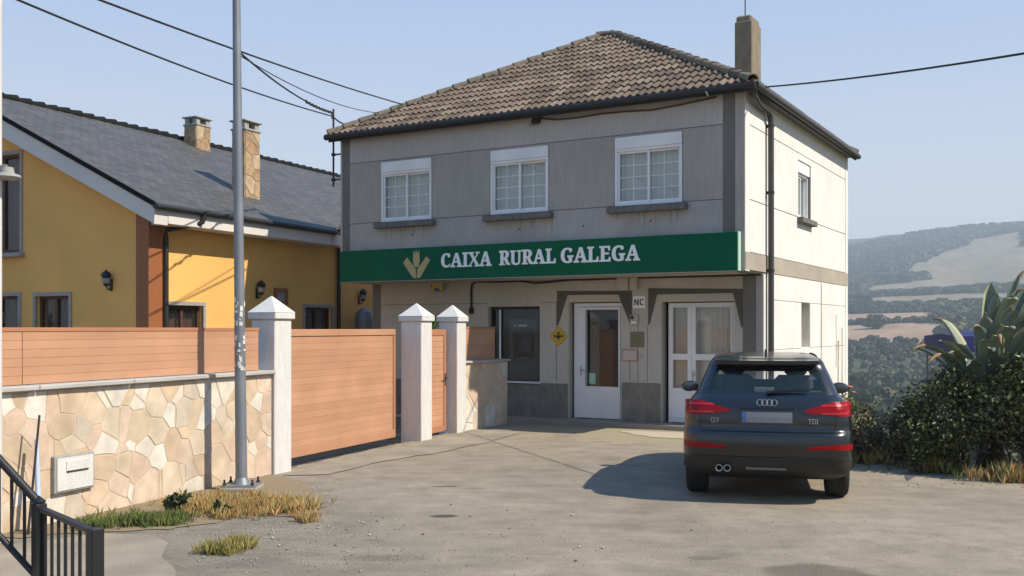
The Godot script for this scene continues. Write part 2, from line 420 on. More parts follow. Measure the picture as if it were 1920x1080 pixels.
func terrain() -> void:
	land_noise.seed = 5; land_noise.frequency = 0.004; land_noise.fractal_octaves = 4
	var az := []
	for i in 40: az.append(deg_to_rad(38.0 + 327.0 * i / 40.0))
	for i in 165: az.append(deg_to_rad(5.0 + 33.0 * i / 165.0))
	var rr := [0.0]
	var q := 6.0
	while q < 5600.0:
		rr.append(q)
		q *= 1.16 if q < 450 else 1.028
		if q > 3700.0: q *= 1.2
	var p := PackedVector3Array(); var cs := PackedColorArray(); var ix := PackedInt32Array()
	for r in rr:
		for a in az:
			var x: float = r * sin(a); var Z: float = r * cos(a)
			p.append(Vector3(x, land(x, Z), -Z))
			var cc: Color = COVER[cover(x, Z)]
			var k := 1.0 + 0.35 * land_noise.get_noise_2d(x * 9.0, Z * 9.0) + 0.25 * land_noise.get_noise_2d(x * 2.6, Z * 2.6)
			cs.append(Color(cc.r * k, cc.g * k, cc.b * k))
	var n := az.size()
	for i in rr.size() - 1:
		for j in n:
			var a := i * n + j; var b := i * n + (j + 1) % n
			ix.append_array([a, a + n, b, b, a + n, b + n])
	var st := SurfaceTool.new()
	st.begin(Mesh.PRIMITIVE_TRIANGLES)
	for i in p.size():
		st.set_color(cs[i]); st.add_vertex(p[i])
	for i in range(0, ix.size(), 3):
		st.add_index(ix[i]); st.add_index(ix[i + 2]); st.add_index(ix[i + 1])
	st.generate_normals()
	var m := StandardMaterial3D.new()
	m.vertex_color_use_as_albedo = true; m.roughness = 0.95
	m.albedo_texture = T.fine; m.uv1_triplanar = true; m.uv1_scale = Vector3(0.3, 0.3, 0.3)
	var o := put_mesh("terrain", st.commit(), m)
	o.set_meta("kind", "structure")
	o.set_meta("label", "valley and hillside rising to a wooded crest behind the bank")
	# trees of the valley and of the far slopes
	var crown := G.new()
	var r2 := RandomNumberGenerator.new(); r2.seed = 41
	for i in 60:
		var d := Vector3(r2.randfn(), r2.randfn(), r2.randfn()).normalized()
		var o2 := d * Vector3(0.5, 0.55, 0.5) * r2.randf_range(0.72, 1.05) + Vector3(0, 0.6, 0)
		var b := Basis(Vector3(r2.randfn(), r2.randfn(), r2.randfn()).normalized(), r2.randf() * TAU)
		var s := r2.randf_range(0.13, 0.22)
		var t := r2.randf_range(0.65, 1.3)
		crown.tint = Color(t, t, t * 0.9)
		crown.face([o2 + b * Vector3(-s, -s * 0.7, 0), o2 + b * Vector3(s * 0.8, -s, 0), o2 + b * Vector3(s, s * 0.9, 0), o2 + b * Vector3(-s * 0.7, s, 0)], d)
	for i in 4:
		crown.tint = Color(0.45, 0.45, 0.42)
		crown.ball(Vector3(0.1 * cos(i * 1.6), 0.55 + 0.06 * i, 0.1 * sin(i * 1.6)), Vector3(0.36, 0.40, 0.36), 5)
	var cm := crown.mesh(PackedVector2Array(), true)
	var near := []; var nc := []; var far := []; var fc := []; var hed := []; var hc := []
	var tones := [Color(0.055, 0.072, 0.030), Color(0.075, 0.090, 0.035), Color(0.048, 0.062, 0.034), Color(0.13, 0.115, 0.045), Color(0.085, 0.085, 0.04)]
	for i in 90000:
		var a := deg_to_rad(r2.randf_range(13.0, 37.0))
		var u := r2.randf()
		var r := 45.0 * pow(3100.0 / 45.0, u)
		var x := r * sin(a); var Z := r * cos(a)
		var k := cover(x, Z)
		var t: Color = tones[r2.randi() % 5] * (1.0 + 0.5 * land_noise.get_noise_2d(x * 1.7, Z * 1.7)) * r2.randf_range(0.85, 1.15)
		var b := Basis(Vector3.UP, r2.randf() * TAU)
		if k == 2 and near.size() < 9000 and r > 55.0:
			var s := r2.randf_range(5.0, 10.0) * (0.6 if r < 120.0 or (r > 520.0 and x / Z < 0.42) else 1.0)
			near.append(Transform3D(b.scaled(Vector3(s, s * r2.randf_range(0.8, 1.15), s)), Vector3(x, land(x, Z) - 0.8, -Z))); nc.append(t)
		elif k == 5 and far.size() < 9000:
			var s := r2.randf_range(13.0, 24.0)
			far.append(Transform3D(b.scaled(Vector3(s, s * 0.8, s)), Vector3(x, land(x, Z) - 4.0, -Z))); fc.append(Color(0.055, 0.068, 0.036).lerp(t, 0.3))
		elif (k == 6 and hed.size() < 1600):
			var s := r2.randf_range(8.0, 13.0) if r > 1250.0 else (r2.randf_range(5.0, 7.5) if x / Z < 0.42 else r2.randf_range(8.0, 14.0))
			hed.append(Transform3D(b.scaled(Vector3(s, s * 0.8, s)), Vector3(x, land(x, Z) - 0.8, -Z))); hc.append(t * 0.8)
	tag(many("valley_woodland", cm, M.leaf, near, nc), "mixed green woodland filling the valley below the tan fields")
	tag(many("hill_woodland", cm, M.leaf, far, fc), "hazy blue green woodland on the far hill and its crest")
	tag(many("field_hedges", cm, M.leaf, hed, hc), "dark hedges and copses between the tan fields")
	for s in [[0.3606, 905.0, 13.0]]:
		var Z: float = s[1]; var x: float = Z * s[0]
		var t := thing("tree", "lone dark round tree standing on the tan field", "tree", Vector3(x, land(x, Z) - 0.3, -Z))
		var g := G.new(); g.tube([Vector3(0, 0, 0), Vector3(0, 4, 0)], [0.4, 0.25], 6)
		part("trunk", g, M.bark, t)
		many("crown", cm, M.leaf, [Transform3D(Basis().scaled(Vector3(16, 11, 16)), Vector3(0, 0, 0)), Transform3D(Basis(Vector3.UP, 2.0).scaled(Vector3(12, 10, 12)), Vector3(4, 1, 1))], [Color(0.05, 0.06, 0.03), Color(0.06, 0.07, 0.03)], t)

func sheet(pts: Array, y: float, jag := 0.0, sd := 1) -> G:   # flat ground patch with an uneven edge, given as (x, Z)
	var r := RandomNumberGenerator.new(); r.seed = sd
	var poly := PackedVector2Array()
	for i in pts.size():
		var a := Vector2(pts[i][0], pts[i][1]); var b := Vector2(pts[(i + 1) % pts.size()][0], pts[(i + 1) % pts.size()][1])
		var k := maxi(1, int(a.distance_to(b) / 0.16)) if jag > 0.0 else 1
		for j in k:
			poly.append(a.lerp(b, float(j) / k) + (Vector2(r.randf_range(-jag, jag), r.randf_range(-jag, jag)) if j > 0 else Vector2.ZERO))
	var g := G.new()
	var ids := Geometry2D.triangulate_polygon(poly)
	for i in range(0, ids.size(), 3):
		var q := []
		for k in 3: q.append(Vector3(poly[ids[i + k]].x, y, -poly[ids[i + k]].y))
		g.face(q, Vector3.UP)
	return g

func yard() -> void:
	# the worn asphalt yard and road: fine grain by triplanar, large stains, patches and cracks over it
	var X0 := -10.0; var X1 := 14.0; var Z0 := -4.0; var Z1 := 20.0
	var s := 1024
	var im := Image.create(s, s, false, Image.FORMAT_RGB8)
	var f1 := FastNoiseLite.new(); f1.seed = 61; f1.frequency = 0.25; f1.fractal_octaves = 5
	var f2 := FastNoiseLite.new(); f2.seed = 62; f2.frequency = 1.6; f2.fractal_octaves = 4
	var f3 := FastNoiseLite.new(); f3.seed = 63; f3.noise_type = FastNoiseLite.TYPE_CELLULAR; f3.frequency = 0.55
	f3.cellular_return_type = FastNoiseLite.RETURN_DISTANCE2_SUB; f3.fractal_type = FastNoiseLite.FRACTAL_NONE
	var blots := [[-0.69, 10.04, 0.13, 0.08, 0.75], [-0.80, 11.95, 0.16, 0.05, 0.6], [-0.45, 11.8, 0.16, 0.05, 0.3], [-1.25, 8.9, 0.10, 0.06, 0.3], [2.35, 7.7, 0.40, 0.28, 0.42], [1.55, 8.2, 0.12, 0.08, 0.3], [0.9, 9.6, 0.3, 0.1, 0.12], [3.6, 8.6, 0.5, 0.2, 0.12], [-1.0, 8.2, 0.35, 0.12, 0.22], [5.3, 13.0, 0.3, 0.12, 0.3], [0.3, 8.4, 0.25, 0.10, 0.15], [-2.0, 8.0, 0.4, 0.2, 0.15]]
	for j in s:
		var Z := Z1 - (j + 0.5) / s * (Z1 - Z0)
		for i in s:
			var x := X0 + (i + 0.5) / s * (X1 - X0)
			if Z < 5.5 or x < -6.0 or x > 9.5:
				im.set_pixel(i, j, Color(0.91, 0.91, 0.91)); continue
			var n1 := f1.get_noise_2d(x, Z); var n2 := f2.get_noise_2d(x, Z)
			var n4 := f2.get_noise_2d(x * 3.1 + 40.0, Z * 3.1)
			var n5 := f2.get_noise_2d(x * 0.5 + 0.8 * Z, Z * 1.6 - 0.3 * x)
			var k := 0.84 + 0.17 * n1 + 0.17 * n2 + 0.10 * n4 + 0.15 * n5
			if n4 > 0.42 and n1 < 0.1: k *= 0.86
			if n5 > 0.40: k *= 0.9
			var warm := 0.0
			var wx := x + 0.35 * n1; var wz := Z + 0.35 * n2
			# greyer coarse worn band along the verge at the left, paler sandy ground near the house and right edge
			var left := smoothstep(0.5, -3.0, wx + (wz - 9.0) * 0.15)
			k *= lerpf(1.0, 0.80, left * smoothstep(13.5, 10.5, wz)); warm -= 0.05 * left
			var sand := smoothstep(16.0, 17.3, wz) * smoothstep(0.8, 2.0, wx)
			k += 0.22 * sand; warm += 0.05 * sand
			var rs := smoothstep(0.0, 1.3, (wx - 4.3) * 0.75 + (wz - 12.6) * 0.6); k += 0.12 * rs; warm += 0.04 * rs
			var far := smoothstep(11.0, 16.0, wz); warm += 0.015 * far
			# faint wheel tracks
			k -= 0.05 * exp(-pow((wx - 0.25 * wz + 0.6) / 0.22, 2)) + 0.05 * exp(-pow((wx - 0.25 * wz + 2.1) / 0.22, 2))
			var ck := f3.get_noise_2d(x + 0.5 * n2 + 0.8 * n1, Z + 0.5 * n1)
			if ck < -0.985 and n1 > 0.12: k *= 0.82
			for b in blots:
				var e := pow((x - b[0] + 0.06 * n2) / b[2], 2) + pow((Z - b[1] + 0.04 * n1) / b[3], 2)
				if e < 4.0: k *= 1.0 - b[4] * smoothstep(1.5, 0.5, e + n2 * 0.6)
			k = clampf(k, 0.15, 1.0)
			im.set_pixel(i, j, Color(clampf(k * (1.0 + warm), 0, 1), k, clampf(k * (1.0 - warm * 1.4), 0, 1)).linear_to_srgb())
	var m := mat(0.515, 0.438, 0.325, 0.92, noise_tex(0.06, 0.42, 1.0, 71, 1024, 5), Vector3(0.8, 0.8, 0.8), T.bumpf, 1.0)
	m.detail_enabled = true; m.detail_albedo = ImageTexture.create_from_image(im); m.detail_blend_mode = BaseMaterial3D.BLEND_MODE_MUL
	m.detail_uv_layer = BaseMaterial3D.DETAIL_UV_2
	var g := G.new()
	var uv2 := PackedVector2Array()
	# outline of the yard: the wall line at the left, the house step, the bank edge at the right
	var out := [[-9.9, -3.9], [13.9, -3.9], [13.9, 4.0], [8.6, 9.6], [6.4, 12.3], [5.45, 13.6], [4.95, 14.8], [5.05, 16.0], [4.7, 17.4], [4.2, 18.1], [-0.2, 19.95], [-0.85, 18.9], [-3.2, 13.0], [-4.4, 10.1], [-6.0, 6.3], [-9.9, 5.0]]
	g = sheet(out, 0.0, 0.05, 4)
	for q in g.v: uv2.append(Vector2((q.x - X0) / (X1 - X0), (Z1 + q.z) / (Z1 - Z0)))
	var o := put_mesh("asphalt_yard", g.mesh(uv2), m)
	o.set_meta("kind", "structure")
	# concrete apron along the gates, slab by the railing, strips of soil
	var ap := mat(0.43, 0.375, 0.29, 0.92, noise_tex(0.08, 0.66, 1.0, 72, 512, 5), Vector3(0.9, 0.9, 0.9), T.bumpf, 0.6)
	stained(ap, T.grime, Vector3(0.22, 0.22, 0.22))
	o = part("concrete_apron", sheet([[-2.95, 12.75], [-2.35, 12.9], [-1.9, 14.0], [-1.0, 15.3], [-0.35, 16.6], [0.15, 18.0], [-0.05, 18.6], [-0.8, 18.5], [-1.45, 16.9]], 0.010, 0.035, 8), ap)
	o.set_meta("kind", "structure")
	o = part("concrete_slab", sheet([[-3.74, 9.15], [-3.3, 9.1], [-3.0, 8.75], [-2.94, 8.5], [-2.87, 8.22], [-2.6, 7.75], [-2.3, 7.0], [-2.2, 5.0], [-4.9, 4.2], [-4.9, 8.2]], 0.012, 0.02, 9), ap)
	o.set_meta("kind", "structure")
	o = part("verge_soil", sheet([[-4.75, 8.9], [-3.75, 9.25], [-3.2, 9.35], [-2.6, 10.1], [-2.0, 10.0], [-2.0, 10.9], [-2.55, 12.3], [-3.1, 12.85], [-4.3, 10.0]], 0.008, 0.06, 10), M.soil)
	o.set_meta("kind", "structure")
	o = part("dark_ground_patch", sheet([[5.08, 12.9], [5.0, 12.75], [4.88, 12.35], [5.14, 12.75], [5.42, 13.1], [5.3, 13.35]], 0.009, 0.015, 13), mat(0.10, 0.10, 0.105, 0.9, T.fine, Vector3(1, 1, 1), T.bumpf, 0.5))  # small dark grey sheet lying on the yard near its right edge
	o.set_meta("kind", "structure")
	o = part("sand_strip", sheet([[1.9, 18.5], [2.4, 17.3], [3.3, 16.9], [4.3, 17.0], [4.25, 17.6]], 0.007, 0.05, 12), mat(0.56, 0.47, 0.345, 0.95, T.fine, Vector3(1, 1, 1), T.bumpf, 0.5))
	o.set_meta("kind", "structure")

# ---------------------------------------------------------------- the bank
const SIDE := Transform3D(Basis(Vector3(0, 0, -1), Vector3(0, 1, 0), Vector3(1, 0, 0)), Vector3.ZERO)   # (along the side wall, height, outwards)
var BX := Transform3D(Basis(Vector3.UP, deg_to_rad(-30.5)), Vector3(3.95, 0, -17.0))

func clip_poly(p: Array, o: Vector2, nn: Vector2) -> Array:   # keep the part with (xy - o).nn >= 0
	var r := []
	for i in p.size():
		var a: Vector3 = p[i]; var b: Vector3 = p[(i + 1) % p.size()]
		var da := (Vector2(a.x, a.y) - o).dot(nn); var db := (Vector2(b.x, b.y) - o).dot(nn)
		if da >= 0.0: r.append(a)
		if (da >= 0.0) != (db >= 0.0): r.append(a.lerp(b, da / (da - db)))
	return r
func tile_polys(w: float, len: float, np: int) -> Array:   # one double wave roof tile, in (across, up the slope, out)
	var r := []
	var z := func(a: float) -> float: return 0.046 * (0.5 - 0.5 * cos(TAU * 2.0 * a / w))
	for i in np:
		var a := w * i / np; var b := w * (i + 1) / np
		var za: float = z.call(a); var zb: float = z.call(b)
		r.append([[Vector3(a, 0, za + 0.044), Vector3(b, 0, zb + 0.044), Vector3(b, len, zb + 0.004), Vector3(a, len, za + 0.004)], Vector3(0, 0, 1)])
		r.append([[Vector3(a, 0, za + 0.044), Vector3(b, 0, zb + 0.044), Vector3(b, 0, zb + 0.012), Vector3(a, 0, za + 0.012)], Vector3(0, -1, 0)])
	return r
func tiled_slope(parent: Node, poly: Array, t: Transform3D, single: bool) -> void:   # poly: convex outline in (across, up), counterclockwise
	var w := 0.296; var ex := 0.345; var len := 0.40
	var proto := tile_polys(w, len, 10 if single else 8)
	var full := []
	for k in 3:
		var g := G.new()
		for q in proto: g.face(q[0], q[1])
		full.append(g.mesh())
	var rest := G.new()
	var lo := Vector2(1e9, 1e9); var hi := Vector2(-1e9, -1e9)
	for q in poly: lo = lo.min(q); hi = hi.max(q)
	var r := RandomNumberGenerator.new(); r.seed = 77
	var nt := 0
	for j in int((hi.y - lo.y) / ex) + 1:
		for i in int((hi.x - lo.x) / w) + 1:
			var o := Vector3(lo.x + i * w + r.randf_range(-0.004, 0.004), lo.y - 0.05 + j * ex + r.randf_range(-0.008, 0.008), r.randf_range(0.0, 0.006))
			var g := G.new()
			var cut := false
			for q in proto:
				var pp := []
				for x in q[0]: pp.append(x + o)
				for e in poly.size():
					var a: Vector2 = poly[e]; var b: Vector2 = poly[(e + 1) % poly.size()]
					if a.y == b.y: continue
					var m: int = pp.size()
					var np := clip_poly(pp, a, Vector2(-(b.y - a.y), b.x - a.x).normalized())
					if np.size() != m or (m > 0 and np.size() > 0 and not np[0].is_equal_approx(pp[0])): cut = true
					pp = np
				if pp.size() > 2: g.face(pp, q[1])
				else: cut = true
			if g.v.is_empty(): continue
			nt += 1
			if single:
				var mt: Material = M.tiles[r.randi() % 5]
				var tt := t * Transform3D(Basis(Vector3(0, 0, 1), r.randf_range(-0.012, 0.012)), Vector3.ZERO)
				var node: MeshInstance3D
				if cut:
					node = part("roof_tile", g, mt, parent); node.transform = t
				else:
					node = put_mesh("roof_tile", full[0], mt, parent); node.transform = t * Transform3D(Basis(Vector3(0, 0, 1), r.randf_range(-0.014, 0.014)), o)
			else:
				rest.add(g)
	if not single:
		var node := part("roof_tiles_of_far_slope", rest, M.tiles[0], parent)
		node.transform = t
		node.set_meta("kind", "stuff")
	else: print("front tiles ", nt)
func half_pipe(len: float, r0: float, r1: float) -> G:   # a ridge tile along +x, humped to +y
	var g := G.new()
	var k := 8
	for i in k:
		var a := PI * i / k; var b := PI * (i + 1) / k
		var da := Vector3(0, sin(a), cos(a)); var db := Vector3(0, sin(b), cos(b))
		g.tri3(da * r0, db * r0, db * r1 + Vector3(len, 0, 0), da, db, db)
		g.tri3(da * r0, db * r1 + Vector3(len, 0, 0), da * r1 + Vector3(len, 0, 0), da, db, da)
		g.face([da * r1 + Vector3(len, 0, 0), db * r1 + Vector3(len, 0, 0), db * (r1 - 0.02) + Vector3(len, 0, 0), da * (r1 - 0.02) + Vector3(len, 0, 0)], Vector3(1, 0, 0))
		g.face([da * r0, db * r0, db * (r0 - 0.02), da * (r0 - 0.02)], Vector3(-1, 0, 0))
	return g
func ridge_run(parent: Node, called: String, a: Vector3, b: Vector3, step: float, r0: float, m: Array, up := Vector3.UP, flare := 1.14) -> void:
	var n := int(round(a.distance_to(b) / step))
	var ax := (b - a).normalized()
	var zz := ax.cross(up).normalized(); var yy := zz.cross(ax)
	var me := half_pipe(step * 1.16, r0 * flare, r0 * 0.86).mesh()
	for i in n:
		var o := put_mesh(called, me, m[rng.randi() % m.size()], parent)
		o.transform = Transform3D(Basis(ax, yy, zz) * Basis(Vector3(0, 0, 1), rng.randf_range(-0.02, 0.02)), a.lerp(b, float(i) / n) + yy * rng.randf_range(-0.008, 0.008))

func casement(parent: Node, x0: float, x1: float, y0: float, y1: float, z: float, rows: int, cols: int, t := Transform3D()) -> Node:   # sliding white window of two leaves
	var f := G.new()
	var b := 0.045
	f.ab(x0, x0 + b, y0, y1, z - 0.07, z + 0.012); f.ab(x1 - b, x1, y0, y1, z - 0.07, z + 0.012)
	f.ab(x0 + b, x1 - b, y0, y0 + b, z - 0.07, z + 0.011); f.ab(x0 + b, x1 - b, y1 - b, y1, z - 0.07, z + 0.011)
	var w := part("window", f, M.white, parent)
	w.transform = t
	var xm := (x0 + x1) / 2
	for k in 2:
		var a := (x0 + b if k == 0 else xm - 0.025); var c := (xm + 0.025 if k == 0 else x1 - b)
		var zz := z - 0.028 - 0.03 * k
		var l := G.new(); var e := 0.042
		var q0 := y0 + b; var q1 := y1 - b
		l.ab(a, a + e, q0, q1, zz - 0.012, zz + 0.012); l.ab(c - e, c, q0, q1, zz - 0.012, zz + 0.012)
		l.ab(a + e, c - e, q0, q0 + e, zz - 0.012, zz + 0.011); l.ab(a + e, c - e, q1 - e, q1, zz - 0.012, zz + 0.011)
		part("leaf", l, M.white, w)
		var m := G.new()
		for i in range(1, cols):
			var x := a + e + (c - a - 2 * e) * i / cols
			m.ab(x - 0.006, x + 0.006, q0 + e, q1 - e, zz - 0.003, zz + 0.006)
		for i in range(1, rows):
			var y := q0 + e + (q1 - q0 - 2 * e) * i / rows
			m.ab(a + e, c - e, y - 0.006, y + 0.006, zz - 0.004, zz + 0.005)
		if m.v.size(): part("glazing_bars", m, M.white, w)
		var p := G.new(); p.ab(a + e, c - e, q0 + e, q1 - e, zz - 0.010, zz - 0.006)
		part("pane", p, M.pane, w)
	var cu := G.new()
	var n := 40
	for i in n:
		var xa := x0 + b + (x1 - x0 - 2 * b) * i / n; var xb := x0 + b + (x1 - x0 - 2 * b) * (i + 1) / n
		cu.face([Vector3(xa, y0, z - 0.15 + 0.012 * sin(i * 1.9)), Vector3(xb, y0, z - 0.15 + 0.012 * sin((i + 1) * 1.9)), Vector3(xb, y1, z - 0.15 + 0.010 * sin((i + 1) * 1.9)), Vector3(xa, y1, z - 0.15 + 0.010 * sin(i * 1.9))], Vector3(0, 0, 1))
	part("curtain", cu, M.curtain, w)
	return w

func bank() -> void:
	var B := thing("bank_building", "two storey grey and cream bank building with hipped tile roof and overhanging upper floor", "building", BX.origin, deg_to_rad(-30.5))
	var wins := [[-7.75, -6.475], [-5.068, -3.79], [-2.413, -1.124]]
	var up := []
	for w in wins: up.append([w[0], w[1], 4.10, 5.345])
	var g := G.new()
	g.wall([-8.84, -0.26], [2.86, 5.95], up, -0.26, -0.015)
	# side, back and far walls
	var sw := [3.47, 4.44, 4.10, 5.25]
	g.wall([0.015, 7.93], [2.86, 5.95], [sw], -0.26, -0.015, SIDE)
	var gh := [[-5.80, -4.576, 0.79, 2.33], [-3.92, -2.78, 0.10, 2.40], [-1.95, -0.55, 0.10, 2.38]]
	var gs := [3.71, 4.40, 1.50, 2.40]
	part("upper_wall", g, M.core, B)
	g = G.new()
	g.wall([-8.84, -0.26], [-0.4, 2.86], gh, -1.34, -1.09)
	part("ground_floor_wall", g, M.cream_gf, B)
	g = G.new()
	g.wall([1.09, 7.93], [-6.0, 2.86], [gs], -0.26, -0.015, SIDE)
	g.ab(-8.84, -8.6, -6.0, 5.95, -7.93, -1.35); g.ab(-8.84, -8.6, 2.87, 5.95, -1.35, -0.27)
	g.ab(-8.59, -0.27, -6.0, 5.95, -7.93, -7.7)
	g.ab(-8.5, -0.3, 2.2, 2.3, -5.0, -4.9)
	part("side_wall", g, M.cream, B)
	g = G.new()
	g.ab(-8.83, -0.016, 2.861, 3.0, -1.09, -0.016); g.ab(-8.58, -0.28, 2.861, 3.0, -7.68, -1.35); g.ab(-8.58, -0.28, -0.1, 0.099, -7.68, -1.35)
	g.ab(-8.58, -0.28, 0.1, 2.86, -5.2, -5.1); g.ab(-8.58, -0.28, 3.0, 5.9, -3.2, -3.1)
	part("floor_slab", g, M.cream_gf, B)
	# upper front: render panels with open joints between them
	for q in [[-8.60, -0.385, 5.392, 5.93, M.grey_hi], [-8.60, -7.765, 4.108, 5.378, M.grey_mid], [-6.46, -5.083, 4.108, 5.378, M.grey_mid], [-3.775, -2.428, 4.108, 5.378, M.grey_mid], [-1.109, -0.385, 4.108, 5.378, M.grey_mid], [-8.60, -0.385, 2.87, 4.094, M.grey_low]]:
		g = G.new(); g.cbox(Vector3((q[0] + q[1]) / 2, (q[2] + q[3]) / 2, -0.0085), Vector3(q[1] - q[0], q[3] - q[2], 0.017), 0.003); part("render_panel", g, q[4], B)
	for w in wins:
		g = G.new(); g.ab(w[0] - 0.012, w[1] + 0.012, 5.347, 5.378, -0.014, 0.0); part("render_panel", g, M.grey_mid, B)
	for q in [[-6.95, 3.80], [-4.43, 3.79], [-1.72, 3.80], [-3.05, 3.78]]:
		g = G.new(); g.lathe([Vector2(0.0, 0.002), Vector2(0.018, 0.002), Vector2(0.018, -0.004)], 8, Transform3D(Basis(Vector3(1, 0, 0), PI / 2), Vector3(q[0], q[1], 0.0))); part("drain_hole", g, M.black, B)
	var dr := RandomNumberGenerator.new(); dr.seed = 19
	for w in wins:
		for k in 7:
			var dx: float = lerpf(w[0] - 0.08, w[1] + 0.08, (k + dr.randf()) / 7.0)
			var dw := dr.randf_range(0.008, 0.028); var dl := dr.randf_range(0.10, 0.42)
			g = G.new(); g.prism(PackedVector2Array([Vector2(dx - dw, 3.965), Vector2(dx - dw * 0.7, 3.965 - dl * 0.5), Vector2(dx, 3.965 - dl), Vector2(dx + dw * 0.6, 3.965 - dl * 0.55), Vector2(dx + dw, 3.965)]), 0.0, 0.0012)
			part("drip_stain", g, M.drip, B)
	for q in [[-8.85, -8.80, M.grey_hi], [-8.795, -8.605, M.grey_dark], [-0.38, -0.175, M.grey_dark], [-0.172, -0.002, M.grey_mid]]:
		g = G.new(); g.cbox(Vector3((q[0] + q[1]) / 2, 4.397, -0.007), Vector3(q[1] - q[0], 3.07, 0.022), 0.004); part("corner_strip", g, q[2], B)
	for w in wins:
		var c := casement(B, w[0], w[1], 4.10, 5.125, -0.005, 4, 2)
		g = G.new(); g.cbox(Vector3((w[0] + w[1]) / 2, 5.234, -0.02), Vector3(w[1] - w[0], 0.214, 0.08), 0.006)
		part("shutter_box", g, M.white, c)
		g = G.new(); g.cbox(Vector3((w[0] + w[1]) / 2, 4.02, 0.06), Vector3(w[1] - w[0] + 0.22, 0.115, 0.17), 0.012)
		part("sill", g, M.sill, B)
	# side wall: panels, band, windows, stains
	for q in [[0.26, 7.68, 5.392, 5.93], [0.26, 3.45, 4.108, 5.378], [4.46, 7.68, 4.108, 5.378], [0.26, 7.68, 3.20, 4.094], [1.34, 7.68, 2.41, 2.88], [1.34, 3.70, 1.49, 2.395], [4.41, 7.68, 1.49, 2.395], [1.34, 7.68, 0.2, 1.476], [1.34, 7.68, -3.5, 0.19]]:
		g = G.new(); g.cbox(Vector3((q[0] + q[1]) / 2, (q[2] + q[3]) / 2, -0.0085), Vector3(q[1] - q[0], q[3] - q[2], 0.017), 0.003)
		part("render_panel", g, M.cream, B).transform = SIDE
	g = G.new(); g.ab(3.45, 4.46, 5.253, 5.378, -0.014, 0.0); part("render_panel", g, M.cream, B).transform = SIDE
	for q in [[0.005, 0.245, 2.862, 5.93], [7.70, 7.945, -3.5, 5.93], [1.095, 1.325, -0.3, 2.86]]:
		g = G.new(); g.cbox(Vector3((q[0] + q[1]) / 2, (q[2] + q[3]) / 2, -0.006), Vector3(q[1] - q[0], q[3] - q[2], 0.024), 0.004); part("corner_strip", g, M.cream, B).transform = SIDE
	g = G.new(); g.ab(0.004, 7.947, 2.889, 3.188, -0.012, 0.010); part("floor_band", g, M.band, B).transform = SIDE
	casement(B, 3.47, 4.44, 4.10, 5.02, -0.07, 1, 1, SIDE)
	g = G.new(); g.ab(3.47, 4.44, 5.02, 5.25, -0.15, -0.02); part("shutter_box", g, M.white, B).transform = SIDE
	g = G.new(); g.cbox(Vector3(3.955, 4.045, 0.045), Vector3(1.16, 0.11, 0.15), 0.01); part("sill", g, M.sill, B).transform = SIDE
	g = G.new(); g.ab(3.71, 4.40, 1.50, 2.40, -0.22, -0.20); part("blind", g, M.band, B).transform = SIDE
	var st := RandomNumberGenerator.new(); st.seed = 9
	for q in [[5.35, 1.2, 2.86, 0.07], [6.75, 1.0, 2.2, 0.05], [6.95, 0.6, 1.6, 0.10], [7.35, 0.3, 1.9, 0.07]]:
		var poly := PackedVector2Array()
		for k in 9: poly.append(Vector2(q[0] - q[3] * (0.4 + 0.5 * st.randf()), lerpf(q[1], q[2], k / 8.0)))
		for k in 9: poly.append(Vector2(q[0] + q[3] * (0.4 + 0.5 * st.randf()), lerpf(q[2], q[1], k / 8.0)))
		g = G.new(); g.prism(poly, 0.0, 0.002); part("rust_stain", g, M.stain, B).transform = SIDE
	# ground floor front
	for q in [[-8.84, -8.62, M.grey_dark], [-0.38, -0.14, M.grey_dark], [-0.138, -0.002, M.grey_low]]:
		g = G.new(); g.cbox(Vector3((q[0] + q[1]) / 2, 1.38, -1.17), Vector3(q[1] - q[0], 2.95, 0.19), 0.006); part("corner_strip", g, q[2], B)
	for q in [[-8.6, -3.94], [-2.76, -1.97], [-0.53, -0.385]]:
		g = G.new()
		var cut := 0.78 if q[0] < -8 else 0.84
		g.cbox(Vector3((q[0] + q[1]) / 2, cut / 2 + 0.0, -1.083), Vector3(q[1] - q[0], cut, 0.026), 0.005); part("dado", g, M.dado, B)
	for q in [[-8.6, -5.82], [-4.55, -4.19]]:
		g = G.new(); g.ab(q[0], q[1], 2.398, 2.412, -1.091, -1.087); part("joint_line", g, M.core, B)
	for q in [[-4.195, 0.84, 2.40], [-2.43, 0.86, 1.95], [-2.235, 0.86, 1.95], [-2.6, 0.86, 1.25]]:
		g = G.new(); g.ab(q[0] - 0.007, q[0] + 0.007, q[1], q[2], -1.091, -1.087); part("joint_line", g, M.core, B)
	for q in [[[-4.174, 2.63], [-2.555, 2.60], [-2.56, 1.99], [-2.60, 1.99], [-2.834, 2.535], [-3.946, 2.545], [-4.155, 1.944], [-4.18, 1.944]], [[-2.214, 2.645], [-0.385, 2.595], [-0.385, 1.90], [-0.405, 1.90], [-0.558, 2.525], [-2.04, 2.525], [-2.195, 1.955], [-2.22, 1.955]]]:
		var poly := PackedVector2Array()
		for p in q: poly.append(Vector2(p[0], p[1]))
		g = G.new(); g.prism(poly, -1.091, -1.076); part("lintel", g, M.lintel, B)
	# step along the front
	g = G.new(); g.cbox(Vector3(-2.62, -0.05, -0.92), Vector3(5.30, 0.29, 0.335), 0.012); part("step", g, M.concrete, B)
	g = G.new(); g.ab(-5.27, 0.02, 0.098, 0.106, -1.35, -1.092); part("threshold", g, M.sill, B)
	cash_window(B)
	front_doors(B)
	# roof
	var o := 0.18; var ez := 5.985; var dz := 2.50
	var rx := 0.14   # half length of the ridge
	var pF := [Vector2(0, 0), Vector2(9.21, 0)]
	var front := Vector3(-8.85 - o, ez, o)
	var run := 3.975 + o
	var sl := sqrt(run * run + dz * dz)
	var upv := Vector3(0, dz, -run) / sl
